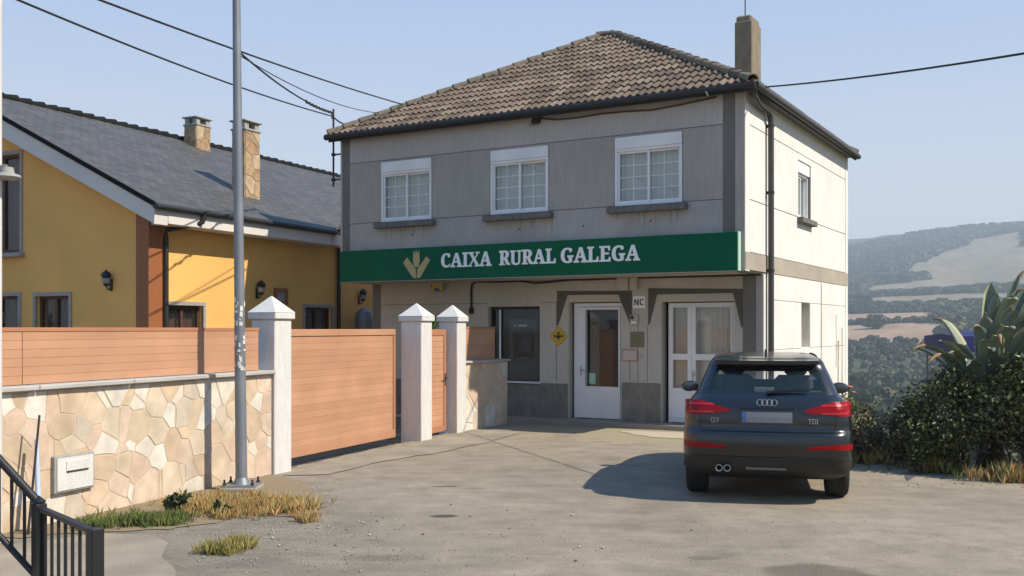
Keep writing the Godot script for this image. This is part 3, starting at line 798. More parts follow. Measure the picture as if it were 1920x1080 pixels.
	var T1 := Transform3D(Basis(Vector3(1, 0, 0), upv, Vector3(1, 0, 0).cross(upv)), front)
	var W := 8.85 + 2 * o; var D := 7.97 + o
	var R := part("roof", roof_core(o, ez, dz, rx), M.core, B)
	tiled_slope(R, [Vector2(0, 0), Vector2(W, 0), Vector2(W / 2 + rx, sl), Vector2(W / 2 - rx, sl)], T1, true)
	var run2 := W / 2 - rx
	var sl2 := sqrt(run2 * run2 + dz * dz)
	var up2 := Vector3(-run2, dz, 0) / sl2
	tiled_slope(R, [Vector2(0, 0), Vector2(D, 0), Vector2(run, sl2)], Transform3D(Basis(Vector3(0, 0, -1), up2, Vector3(0, 0, -1).cross(up2)), Vector3(o, ez, o)), false)
	var up3 := Vector3(run2, dz, 0) / sl2
	tiled_slope(R, [Vector2(0, 0), Vector2(D, 0), Vector2(D - run, sl2)], Transform3D(Basis(Vector3(0, 0, 1), up3, Vector3(0, 0, 1).cross(up3)), Vector3(-8.85 - o, ez, -7.97)), false)
	var runb := 7.97 - 3.975
	var slb := sqrt(runb * runb + dz * dz)
	var up4 := Vector3(0, dz, runb) / slb
	tiled_slope(R, [Vector2(0, 0), Vector2(W, 0), Vector2(W / 2 + rx, slb), Vector2(W / 2 - rx, slb)], Transform3D(Basis(Vector3(-1, 0, 0), up4, Vector3(-1, 0, 0).cross(up4)), Vector3(o, ez, -7.97)), false)
	var aL := Vector3(-4.425 - rx, ez + dz + 0.02, -3.975); var aR := Vector3(-4.425 + rx, ez + dz + 0.02, -3.975)
	var e := 0.03
	ridge_run(R, "ridge_tile", Vector3(-8.85 - o, ez + e, o), aL, 0.37, 0.105, [M.moss, M.moss, M.tiles[2]])
	ridge_run(R, "ridge_tile", Vector3(o, ez + e, o), aR, 0.37, 0.105, [M.moss, M.moss, M.tiles[3]])
	ridge_run(R, "ridge_tile", Vector3(o, ez + e, -7.97), aR, 0.37, 0.105, [M.moss, M.tiles[3]])
	ridge_run(R, "ridge_tile", Vector3(-8.85 - o, ez + e, -7.97), aL, 0.37, 0.105, [M.moss, M.tiles[3]])
	ridge_run(R, "ridge_tile", aL - Vector3(0.1, 0, 0), aR + Vector3(0.15, 0, 0), 0.36, 0.11, [M.moss])
	# gutters, downpipe
	for q in [[Vector3(-8.85 - o - 0.05, 5.955, o + 0.045), Vector3(o + 0.07, 5.945, o + 0.045)], [Vector3(o + 0.06, 5.955, o), Vector3(o + 0.06, 5.95, -8.0)]]:
		g = G.new()
		g.tube([q[0], q[1]], 0.062, 10)
		var mid: Vector3 = (q[0] + q[1]) / 2
		part("gutter", g, M.gutter if q[0].x < -1 else M.pipe, B)
	g = G.new(); g.ab(-9.03, o + 0.02, 5.86, 5.935, o - 0.03, o + 0.005); g.ab(o - 0.02, o + 0.02, 5.87, 5.94, -7.98, o - 0.04)
	part("eaves_board", g, M.gutter, B)
	g = G.new(); g.tube([Vector3(0.20, 5.94, 0.10), Vector3(0.16, 5.82, 0.04), Vector3(0.10, 5.76, -0.5), Vector3(0.085, 5.74, -1.12), Vector3(0.085, 5.64, -1.25), Vector3(0.085, 4.0, -1.262), Vector3(0.085, 1.5, -1.258), Vector3(0.085, -0.02, -1.26)], 0.052, 10)
	var dp := part("downpipe", g, M.pipe, B)
	for hh in [1.4, 2.9, 4.3, 5.5]:
		g = G.new(); g.tube([Vector3(0.085, hh, -1.26), Vector3(0.085, hh + 0.05, -1.26)], 0.062, 10); g.ab(0.0, 0.03, hh, hh + 0.05, -1.30, -1.22); part("pipe_bracket", g, M.gutter, dp)
	# chimney
	g = G.new()
	g.cbox(Vector3(-0.98, 7.10, -3.32), Vector3(0.36, 1.9, 0.62), 0.02)
	var ch := part("chimney", g, M.chimney, B)
	g = G.new(); g.cbox(Vector3(-0.985, 8.10, -3.32), Vector3(0.31, 0.14, 0.56), 0.03); part("chimney_cap", g, M.chimney, ch)
	g = G.new(); g.cbox(Vector3(-0.98, 6.42, -3.32), Vector3(0.46, 0.5, 0.74), 0.03); part("chimney_base", g, M.chimney, ch)
	g = G.new(); g.tube([Vector3(-1.0, 8.1, -3.2), Vector3(-1.0, 9.6, -3.2)], 0.012, 6); part("aerial_rod", g, M.gutter, ch)

func roof_core(o: float, ez: float, dz: float, rx: float) -> G:
	var g := G.new()
	var a := [Vector3(-8.85 - o, ez - 0.02, o), Vector3(o, ez - 0.02, o), Vector3(o, ez - 0.02, -7.97), Vector3(-8.85 - o, ez - 0.02, -7.97)]
	var l := Vector3(-4.425 - rx, ez + dz - 0.02, -3.975); var r := Vector3(-4.425 + rx, ez + dz - 0.02, -3.975)
	g.face([a[0], a[1], r, l], Vector3(0, 1, 1)); g.face([a[1], a[2], r], Vector3(1, 1, 0)); g.face([a[2], a[3], l, r], Vector3(0, 1, -1)); g.face([a[3], a[0], l], Vector3(-1, 1, 0))
	g.ab(-8.85 - o + 0.01, o - 0.01, ez - 0.05, ez - 0.024, -7.97 + 0.01, o - 0.01)
	return g

func cash_window(B: Node) -> void:
	var x0 := -5.80; var x1 := -4.576; var y0 := 0.79; var y1 := 2.33
	var g := G.new()
	for q in [[x0, x0 + 0.04], [x0 + 0.20, x0 + 0.25], [x1 - 0.03, x1]]: g.ab(q[0], q[1], y0, y1, -1.27, -1.21)
	g.ab(x0 + 0.04, x1 - 0.03, y1 - 0.05, y1, -1.27, -1.212)
	var w := part("cash_machine_window", g, M.dark, B)
	g = G.new(); g.ab(x0 + 0.205, x0 + 0.245, y0 + 0.02, y1 - 0.06, -1.208, -1.19); part("white_strip", g, M.white_door, w)
	g = G.new(); g.ab(x0 + 0.04, x1 - 0.03, y0, y1 - 0.05, -1.245, -1.24); part("pane", g, M.dark_pane, w)
	g = G.new(); g.cbox(Vector3((x0 + x1) / 2, 0.785, -1.07), Vector3(x1 - x0 + 0.06, 0.035, 0.10), 0.006); part("sill", g, M.white_door, w)
	var teal := mat(0.03, 0.055, 0.055, 0.5); var grey := mat(0.035, 0.04, 0.04, 0.5)
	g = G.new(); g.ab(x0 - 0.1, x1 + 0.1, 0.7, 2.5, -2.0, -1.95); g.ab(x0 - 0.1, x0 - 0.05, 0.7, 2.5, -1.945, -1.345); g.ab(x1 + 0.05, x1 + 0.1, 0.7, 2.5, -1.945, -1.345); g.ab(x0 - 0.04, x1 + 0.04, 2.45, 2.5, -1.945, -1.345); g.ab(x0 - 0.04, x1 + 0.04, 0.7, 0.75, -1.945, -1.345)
	part("added_black_backdrop", g, M.black, w)  # black box added behind the pane to keep the window interior dark
	g = G.new()
	g.wall([-5.42, -4.74], [0.80, 2.08], [[-5.33, -4.81, 1.22, 1.80]], -1.52, -1.30)
	var m := part("cash_machine", g, grey, w)
	g = G.new(); g.ab(-5.34, -4.80, 1.86, 2.02, -1.30, -1.29); part("header", g, teal, m)
	g = G.new(); g.ab(-5.28, -5.25, 1.92, 1.965, -1.29, -1.286); g.ab(-5.20, -4.99, 1.925, 1.96, -1.29, -1.286); part("header_print", g, mat(0.5, 0.55, 0.55, 0.5), m)
	g = G.new(); g.ab(-5.31, -4.98, 1.40, 1.72, -1.50, -1.47); part("screen", g, mat(0.012, 0.013, 0.03, 0.1), m)
	g = G.new(); g.ab(-5.30, -4.84, 1.23, 1.27, -1.50, -1.33); part("keypad_shelf", g, grey, m)
	g = G.new()
	for i in 4:
		for j in 3: g.ab(-5.20 + j * 0.05, -5.165 + j * 0.05, 1.271, 1.281, -1.36 - i * 0.035, -1.335 - i * 0.035)
	part("keypad", g, mat(0.3, 0.3, 0.3, 0.4), m)

func front_doors(B: Node) -> void:
	var z := -1.24
	# glazed entrance door
	var g := G.new()
	var x0 := -3.86; var x1 := -2.79; var y1 := 2.38
	g.ab(x0, x0 + 0.08, 0.106, y1, z - 0.06, z + 0.02); g.ab(x1 - 0.06, x1, 0.106, y1, z - 0.06, z + 0.02); g.ab(x0 + 0.08, x1 - 0.06, y1 - 0.07, y1, z - 0.06, z + 0.019)
	var d := part("door", g, M.white_door, B)
	d.set_meta("label", "white glazed entrance door with a dark pane")
	g = G.new()
	var a := x0 + 0.085; var b := x1 - 0.065
	g.ab(a, -3.60, 0.115, 2.30, z - 0.03, z + 0.035); g.ab(-2.895, b, 0.115, 2.30, z - 0.03, z + 0.035)
	g.ab(-3.60, -2.895, 2.25, 2.30, z - 0.03, z + 0.034); g.ab(-3.60, -2.895, 0.115, 0.74, z - 0.03, z + 0.032)
	var l := part("leaf", g, M.white_door, d)
	g = G.new(); g.ab(-3.595, -2.90, 0.745, 2.245, z - 0.004, z + 0.004); part("pane", g, M.dark_pane, d)
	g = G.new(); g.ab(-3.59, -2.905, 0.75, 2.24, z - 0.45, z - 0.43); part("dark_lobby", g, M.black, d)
	g = G.new(); g.cbox(Vector3(-3.575, 1.50, z + 0.05), Vector3(0.04, 1.50, 0.03), 0.006); part("pull_bar", g, mat(0.24, 0.26, 0.26, 0.4), d)
	g = G.new(); g.tube([Vector3(-3.70, 1.06, z + 0.03), Vector3(-3.70, 1.06, z + 0.09), Vector3(-3.60, 1.06, z + 0.09)], 0.012, 6); g.cbox(Vector3(-3.70, 1.04, z + 0.035), Vector3(0.035, 0.2, 0.012), 0.004); part("handle", g, mat(0.4, 0.4, 0.4, 0.3), d)
	g = G.new(); g.ab(-3.54, -3.40, 0.79, 1.00, z + 0.0045, z + 0.007); part("green_notice", g, mat(0.35, 0.55, 0.42, 0.6), d)
	# wide white door, one narrow and one wide leaf
	g = G.new()
	x0 = -1.86; x1 = -0.56; y1 = 2.36
	g.ab(x0, x0 + 0.07, 0.106, y1, z - 0.06, z + 0.02); g.ab(x1 - 0.06, x1, 0.106, y1, z - 0.06, z + 0.02); g.ab(x0 + 0.07, x1 - 0.06, y1 - 0.06, y1, z - 0.06, z + 0.019)
	d = part("door", g, M.white_door, B)
	d.set_meta("label", "white double door of unequal leaves with curtained panes")
	for q in [[-1.788, -1.402, -1.772, -1.477], [-1.398, -0.622, -1.32, -0.645]]:
		g = G.new()
		g.ab(q[0], q[2], 0.115, 2.298, z - 0.03, z + 0.035); g.ab(q[3], q[1], 0.115, 2.298, z - 0.03, z + 0.035)
		for yy in [[2.275, 2.298], [1.29, 1.405], [0.115, 0.76]]: g.ab(q[2], q[3], yy[0], yy[1], z - 0.03, z + 0.033)
		l = part("leaf", g, M.white_door, d)
		g = G.new(); g.cbox(Vector3((q[2] + q[3]) / 2, 0.44, z + 0.036), Vector3(q[3] - q[2] - 0.06, 0.5, 0.012), 0.005); part("panel", g, M.white_door, d)
		for yy in [[0.765, 1.285], [1.41, 2.27]]:
			g = G.new(); g.ab(q[2] + 0.002, q[3] - 0.002, yy[0], yy[1], z - 0.004, z + 0.004); part("pane", g, M.pane, d)
	var cu := G.new()
	for i in 56:
		var xa := -1.78 + 1.15 * i / 56.0; var xb := -1.78 + 1.15 * (i + 1) / 56.0
		cu.face([Vector3(xa, 0.7, z - 0.12 + 0.018 * sin(i * 1.3)), Vector3(xb, 0.7, z - 0.12 + 0.018 * sin((i + 1) * 1.3)), Vector3(xb, 2.29, z - 0.12 + 0.014 * sin((i + 1) * 1.3)), Vector3(xa, 2.29, z - 0.12 + 0.014 * sin(i * 1.3))], Vector3(0, 0, 1))
	part("curtain", cu, M.lace, d)
	g = G.new(); g.tube([Vector3(-1.365, 1.02, z + 0.03), Vector3(-1.365, 1.02, z + 0.09), Vector3(-1.27, 1.02, z + 0.09)], 0.012, 6); g.cbox(Vector3(-1.365, 1.0, z + 0.035), Vector3(0.035, 0.2, 0.012), 0.004); part("handle", g, mat(0.4, 0.4, 0.4, 0.3), d)

# ---------------------------------------------------------------- the yellow house
func stone_cladding(parent: Node, t: Transform3D, w: float, h: float, n: int, sd: int, mats: Array, depth := 0.03, joint := 0.0035) -> void:
	var r := RandomNumberGenerator.new(); r.seed = sd
	var pts := []; var wt := []
	var tries := 0
	var gap := sqrt(w * h / n)
	while pts.size() < n and tries < 6000:
		tries += 1
		var p := Vector2(r.randf() * w, r.randf() * h)
		var ok := true
		for q in pts:
			if ((p - q) * Vector2(1.0, 0.86)).length() < gap * lerpf(0.66, 0.35, tries / 6000.0): ok = false; break
		if ok: pts.append(p); wt.append(r.randf_range(-1, 1) * gap * gap * 0.42)
	for i in pts.size():
		var poly := [Vector3(0, 0, 0), Vector3(w, 0, 0), Vector3(w, h, 0), Vector3(0, h, 0)]
		for j in pts.size():
			if j == i or pts[i].distance_to(pts[j]) > gap * 4.0: continue
			var d: Vector2 = pts[i] - pts[j]
			var k: float = 0.5 + (wt[j] - wt[i]) * 0.5 / d.length_squared()
			poly = clip_poly(poly, pts[j] + d * clampf(k, 0.12, 0.88), d.normalized())
			if poly.size() < 3: break
		if poly.size() < 3: continue
		var flat := PackedVector2Array()
		for m in poly.size():   # a slightly broken outline
			var a := Vector2(poly[m].x, poly[m].y); var b := Vector2(poly[(m + 1) % poly.size()].x, poly[(m + 1) % poly.size()].y)
			if flat.is_empty() or flat[-1].distance_to(a) > 0.01: flat.append(a)
			if a.distance_to(b) > 0.14: flat.append(a.lerp(b, r.randf_range(0.4, 0.6)) + (b - a).orthogonal().normalized() * r.randf_range(-0.012, 0.004))
		var low := Geometry2D.offset_polygon(flat, -joint)
		if low.is_empty(): continue
		var hi := Geometry2D.offset_polygon(low[0], -0.004)
		if hi.is_empty() or low[0].size() < 3: continue
		var z: float = depth * r.randf_range(0.75, 1.2)
		var tl := Vector2(r.randf_range(-0.02, 0.02), r.randf_range(-0.02, 0.02))
		var g := G.new()
		var P: PackedVector2Array = hi[0]
		var Q: PackedVector2Array = low[0]
		var cen := Vector2.ZERO
		for p in P: cen += p / P.size()
		var up := func(p: Vector2) -> Vector3: return Vector3(p.x, p.y, z + (p - cen).dot(tl))
		var ids := Geometry2D.triangulate_polygon(P)
		for m in range(0, ids.size(), 3): g.face([up.call(P[ids[m]]), up.call(P[ids[m + 1]]), up.call(P[ids[m + 2]])], Vector3(0, 0, 1))
		for m in Q.size():
			var a := Q[m]; var b := Q[(m + 1) % Q.size()]
			var near := func(p: Vector2) -> Vector2:
				var best := P[0]
				for q in P: if q.distance_to(p) < best.distance_to(p): best = q
				return best
			var ua: Vector2 = near.call(a); var ub: Vector2 = near.call(b)
			var mid := (a + b) / 2 - cen
			g.face([Vector3(a.x, a.y, 0), Vector3(b.x, b.y, 0), up.call(ub), up.call(ua)], Vector3(mid.x, mid.y, 0.2))
		var o := part("stone", g, mats[r.randi() % mats.size()], parent)
		o.transform = t

const GT := Transform3D(Basis(Vector3(0, 0, 1), Vector3(0, 1, 0), Vector3(-1, 0, 0)), Vector3.ZERO)
func house_window(H: Node, t: Transform3D, x0: float, x1: float, y0: float, y1: float, slats: bool) -> void:
	var g := G.new(); var e := 0.075
	g.wall([x0 - e, x1 + e], [y0 - e, y1 + e], [[x0, x1, y0, y1]], -0.02, 0.025)
	var w := part("window", g, M.surround, H); w.transform = t
	var wood := mat(0.085, 0.035, 0.02, 0.6)
	g = G.new(); g.wall([x0 + 0.002, x1 - 0.002], [y0 + 0.002, y1 - 0.002], [[x0 + 0.06, (x0 + x1) / 2 - 0.035, y0 + 0.06, y1 - 0.06], [(x0 + x1) / 2 + 0.035, x1 - 0.06, y0 + 0.06, y1 - 0.06]], -0.16, -0.09)
	part("frame", g, wood if not slats else M.shutter, w)
	g = G.new(); g.ab(x0 + 0.06, x1 - 0.06, y0 + 0.06, y1 - 0.06, -0.135, -0.13); part("pane", g, M.dark_pane, w)
	if slats:
		for i in int((y1 - y0 - 0.12) / 0.11):
			g = G.new(); g.box(Vector3((x0 + x1) / 2, y1 - 0.11 - i * 0.11, -0.19), Vector3(x1 - x0 - 0.14, 0.10, 0.012), Basis(Vector3(1, 0, 0), 0.35)); part("slat", g, M.shutter, w)
	else:
		g = G.new()
		for i in 16:
			var a := lerpf(x0 + 0.07, x1 - 0.07, i / 16.0); var b := lerpf(x0 + 0.07, x1 - 0.07, (i + 1) / 16.0)
			g.face([Vector3(a, y0, -0.24 + 0.02 * sin(i * 2.1)), Vector3(b, y0, -0.24 + 0.02 * sin((i + 1) * 2.1)), Vector3(b, y1, -0.24 + 0.02 * sin((i + 1) * 2.1)), Vector3(a, y1, -0.24 + 0.02 * sin(i * 2.1))], Vector3(0, 0, 1))
		part("curtain", g, wood, w)

var HX := Transform3D(Basis(Vector3.UP, deg_to_rad(65.0)), Vector3(-6.975, 0, -19.255))
func neighbour() -> void:
	var H := thing("yellow_house", "large yellow house with grey slate roof, white eaves and two stone chimneys", "house", HX.origin, deg_to_rad(65.0))
	var g := G.new()
	var wA := [[0.474, 1.473, 1.25, 2.345], [4.90, 6.00, 1.25, 2.385]]
	g.wall([0.0, 12.0], [-3.0, 4.2], wA, -0.28, 0.0)
	var gA := [[-3.062, -2.12, 1.25, 2.54]]
	var gB := [[-4.75, -3.53, 3.46, 5.50], [-4.90, -3.578, 1.25, 2.555]]
	g.wall([-3.3, -0.281], [-1.0, 4.33], gA, -0.28, 0.0, GT)
	g.wall([-5.0, -3.3], [-1.0, 5.92], gB, -0.28, 0.0, GT)
	g.prism(PackedVector2Array([Vector2(-0.281, 4.33), Vector2(-0.281, 4.40), Vector2(-3.3, 5.92), Vector2(-3.3, 4.33)]), -0.28, 0.0, GT)
	g.prism(PackedVector2Array([Vector2(-3.3, 5.92), Vector2(-5.0, 6.74), Vector2(-5.0, 5.92)]), -0.28, 0.0, GT)
	g.prism(PackedVector2Array([Vector2(-5.0, -1.0), Vector2(-5.0, 6.74), Vector2(-5.38, 6.93), Vector2(-10.7, 4.36), Vector2(-10.7, -1.0)]), -0.28, 0.0, GT)
	g.ab(0.3, 11.7, -3.0, 4.2, -10.7, -10.5); g.ab(11.72, 12.0, -3.0, 4.3, -10.7, -0.3); g.ab(0.3, 11.7, 2.85, 3.0, -10.4, -0.3); g.ab(0.3, 11.7, 0.8, 2.8, -3.1, -3.0); g.ab(0.3, 11.7, 3.1, 5.8, -3.1, -3.0)
	part("wall", g, M.yellow, H)
	for q in wA: house_window(H, Transform3D(), q[0], q[1], q[2], q[3], q[0] > 4)
	house_window(H, GT, -3.062, -2.12, 1.25, 2.54, false)
	house_window(H, GT, -4.75, -3.53, 3.46, 5.50, false)
	house_window(H, GT, -4.90, -3.578, 1.25, 2.555, false)
	g = G.new(); g.cbox(Vector3(-4.14, 3.40, 0.06), Vector3(1.5, 0.08, 0.16), 0.01); part("sill", g, M.surround, H).transform = GT
	# brown corner pillar
	g = G.new(); g.cbox(Vector3(0.13, 1.6, -0.12), Vector3(0.36, 5.2, 0.34), 0.01); part("corner_pillar", g, M.brown, H)
	# roof: one slate slab a side, edge boards, ridge tiles
	var sl := 0.482
	var hz := func(z: float) -> float: return 4.23 + sl * (0.52 - z) if z > -5.38 else 4.23 + sl * 5.9 - sl * (-5.38 - z)
	g = G.new()
	g.uy = Vector3(0, sl, -1).normalized()
	var out := [Vector2(-0.37, 0.52), Vector2(5.3, 0.52), Vector2(6.66, -0.11), Vector2(16.0, -0.11), Vector2(16.0, -5.38), Vector2(-0.37, -5.38)]
	var top := []; var bot := []
	for q in out:
		top.append(Vector3(q.x, hz.call(q.y), q.y)); bot.append(Vector3(q.x, hz.call(q.y) - 0.07, q.y))
	for tr in [[0, 1, 5], [1, 2, 4], [1, 4, 5], [2, 3, 4]]:
		g.face([top[tr[0]], top[tr[1]], top[tr[2]]], Vector3.UP); g.face([bot[tr[0]], bot[tr[1]], bot[tr[2]]], Vector3.DOWN)
	for i in 6:
		var j := (i + 1) % 6
		g.face([top[i], top[j], bot[j], bot[i]], (top[i] + top[j]) / 2 - Vector3(7, 5, -2.5))
	g.uy = Vector3(0, sl, 1).normalized()
	g.face([Vector3(-0.37, hz.call(-5.39), -5.39), Vector3(16, hz.call(-5.39), -5.39), Vector3(16, hz.call(-11.3), -11.3), Vector3(-0.37, hz.call(-11.3), -11.3)], Vector3(0, 1, -1))
	var R := part("roof", g, M.slate, H)
	g = G.new()
	g.prism(PackedVector2Array([Vector2(0.50, 4.15), Vector2(-5.38, 6.985), Vector2(-11.2, 4.15), Vector2(-11.2, 3.85), Vector2(-5.38, 6.62), Vector2(0.48, 3.84)]), 0.005, 0.35, GT)
	part("rake_board", g, M.fascia, H)
	g = G.new(); g.cbox(Vector3(2.65, 4.00, 0.275), Vector3(5.3, 0.27, 0.45), 0.01); part("eaves_board", g, M.fascia, H)
	g = G.new(); g.box(Vector3(5.98, 4.0, 0.09), Vector3(1.45, 0.26, 0.4), Basis(Vector3.UP, deg_to_rad(25))); part("eaves_board", g, M.fascia, H)
	g = G.new(); g.prism(PackedVector2Array([Vector2(0.53, 4.245), Vector2(-5.36, 7.08), Vector2(-5.36, 6.99), Vector2(0.53, 4.155)]), 0.352, 0.385, GT); part("verge_strip", g, M.ridge, H)
	g = G.new(); g.tube([Vector3(-0.40, 4.165, 0.56), Vector3(5.3, 4.165, 0.56), Vector3(6.68, 4.16, -0.08)], 0.062, 10); part("gutter", g, M.gutter, H)
	for q in [[Vector3(0.90, 4.14, 0.56), Vector3(0.87, 3.98, 0.54), Vector3(0.78, 3.93, 0.45), Vector3(0.36, 3.80, 0.10), Vector3(0.385, 3.62, 0.065), Vector3(0.385, 0.0, 0.065)], [Vector3(6.2, 4.0, 0.07), Vector3(6.2, -1.0, 0.07)]]:
		g = G.new(); g.tube(q, 0.05, 10); part("downpipe", g, M.gutter, H)
	ridge_run(R, "ridge_tile", Vector3(16.0, 7.03, -5.38), Vector3(-0.42, 7.03, -5.38), 0.36, 0.10, [M.ridge], Vector3.UP, 1.5)
	for q in [[6.42, 6.95, -4.69, -5.12, 6.4, 7.38, 7.62, 5], [3.88, 4.40, -0.92, -1.30, 4.7, 6.48, 6.74, 6]]:
		var cx: float = (q[0] + q[1]) / 2; var cz: float = (q[2] + q[3]) / 2
		g = G.new(); g.cbox(Vector3(cx, (q[4] + q[5]) / 2, cz), Vector3(q[1] - q[0], q[5] - q[4], q[2] - q[3]), 0.01)
		var ch := part("chimney", g, M.mortar, H)
		stone_cladding(ch, Transform3D(Basis(), Vector3(q[0], q[4], q[2])), q[1] - q[0], q[5] - q[4], int(9 * (q[5] - q[4])), q[7], M.chim_stones, 0.014)
		stone_cladding(ch, Transform3D(GT.basis, Vector3(q[0], q[4], q[3])), q[2] - q[3], q[5] - q[4], int(9 * (q[5] - q[4])), q[7] + 10, M.chim_stones, 0.014)
		g = G.new()
		g.cbox(Vector3(cx, q[5] + 0.02, cz), Vector3(q[1] - q[0] + 0.05, 0.05, q[2] - q[3] + 0.07), 0.01)
		for sx in [-1, 1]:
			for sz in [-1, 1]: g.cbox(Vector3(cx + sx * (q[1] - q[0] - 0.16) / 2, q[5] + 0.12, cz + sz * (q[2] - q[3] - 0.16) / 2), Vector3(0.15, 0.16, 0.15), 0.01)
		part("chimney_pot", g, M.surround, ch)
		g = G.new(); g.cbox(Vector3(cx, q[5] + 0.22, cz), Vector3(q[1] - q[0] + 0.10, 0.04, q[2] - q[3] + 0.10), 0.01); part("chimney_cap", g, M.surround, ch)
	# small brown framed panel on the wall
	g = G.new(); g.wall([3.76, 4.22], [2.42, 2.80], [[3.83, 4.15, 2.49, 2.73]], 0.0, 0.05)
	var fr := part("framed_panel", g, M.brown, H)
	g = G.new(); g.ab(3.83, 4.15, 2.49, 2.73, 0.0, 0.012); part("panel_face", g, M.surround, fr)
	# wall lanterns
	var spots := [[HX * Vector3(0, 2.74, -0.972), 65.0 - 90.0, "black lantern on the wide gable wall of the yellow house"], [HX * Vector3(3.166, 2.66, 0), 65.0, "black lantern on the yellow side wall left of the first gate pillar"], [HX * Vector3(7.19, 2.62, 0), 65.0, "black lantern seen beneath the green sign board's left end"]]
	for s in spots:
		var L := thing("wall_lantern", s[2], "lantern", s[0], deg_to_rad(s[1]), "lanterns on the yellow house")
		g = G.new(); g.box(Vector3(0, 0.0, 0.01), Vector3(0.07, 0.24, 0.02)); g.tube([Vector3(0, -0.08, 0.02), Vector3(0, -0.10, 0.09), Vector3(0, -0.03, 0.13)], 0.012, 6); part("bracket", g, M.iron, L)
		g = G.new(); g.lathe([Vector2(0.0, -0.04), Vector2(0.05, -0.03), Vector2(0.085, 0.16), Vector2(0.11, 0.17), Vector2(0.07, 0.24), Vector2(0.02, 0.27), Vector2(0.0, 0.30)], 6, Transform3D(Basis(), Vector3(0, 0, 0.13))); part("cage", g, M.iron, L)
		g = G.new(); g.lathe([Vector2(0.0, 0.0), Vector2(0.066, 0.02), Vector2(0.088, 0.12), Vector2(0.0, 0.13)], 6, Transform3D(Basis(), Vector3(0, 0, 0.13))); part("lamp_glass", g, M.surround, L)

# ---------------------------------------------------------------- wall, fence, pillars, gates
var FX := Transform3D(Basis(Vector3.UP, deg_to_rad(67.6)), Vector3(-3.05, 0, -12.9))
func pillar(at: Vector3, turn: float, s: float, label: String) -> void:
	var P := thing("gate_pillar", label, "pillar", at, turn, "white pillars of the gateway")
	var g := G.new(); g.cbox(Vector3(s / 2, 0.98, -s / 2), Vector3(s, 2.04, s), 0.012); part("shaft", g, M.pillar, P)
	g = G.new()
	var e := 0.035
	g.cbox(Vector3(s / 2, 2.045, -s / 2), Vector3(s + 2 * e, 0.09, s + 2 * e), 0.012)
	var c := Vector3(s / 2, 2.31, -s / 2)
	var k := [Vector3(-e, 2.09, e), Vector3(s + e, 2.09, e), Vector3(s + e, 2.09, -s - e), Vector3(-e, 2.09, -s - e)]
	for i in 4: g.face([k[i], k[(i + 1) % 4], c], (k[i] + k[(i + 1) % 4]) / 2 - Vector3(s / 2, 1.0, -s / 2))
	part("cap", g, M.pillar, P)
func slat_fence(called: String, label: String, t: Transform3D, x0: float, x1: float, y0: float, y1: float, n: int, panels: int) -> void:
	var F := thing(called, label, "fence", t.origin, t.basis.get_euler().y)
	var L := (x1 - x0) / panels
	var bh := (y1 - y0 - 0.035) / n
	for p in panels:
		for i in n:
			var g := G.new()
			g.cbox(Vector3(x0 + L * (p + 0.5), y0 + bh * (i + 0.5), rng.randf_range(-0.001, 0.001)), Vector3(L - 0.006, bh - 0.0018, 0.024), 0.0014)
			part("board", g, M.orange[rng.randi() % 3], F)
	for p in panels + 1:
		var g := G.new(); g.cbox(Vector3(clampf(x0 + L * p, x0 + 0.03, x1 - 0.03), (y0 + y1) / 2 - 0.02, -0.045), Vector3(0.06, y1 - y0 + 0.02, 0.06), 0.004); part("post", g, M.orange_frame, F)
	var g2 := G.new(); g2.cbox(Vector3((x0 + x1) / 2, y1 - 0.015, -0.01), Vector3(x1 - x0 + 0.02, 0.04, 0.06), 0.004); part("top_rail", g2, M.orange_frame, F)
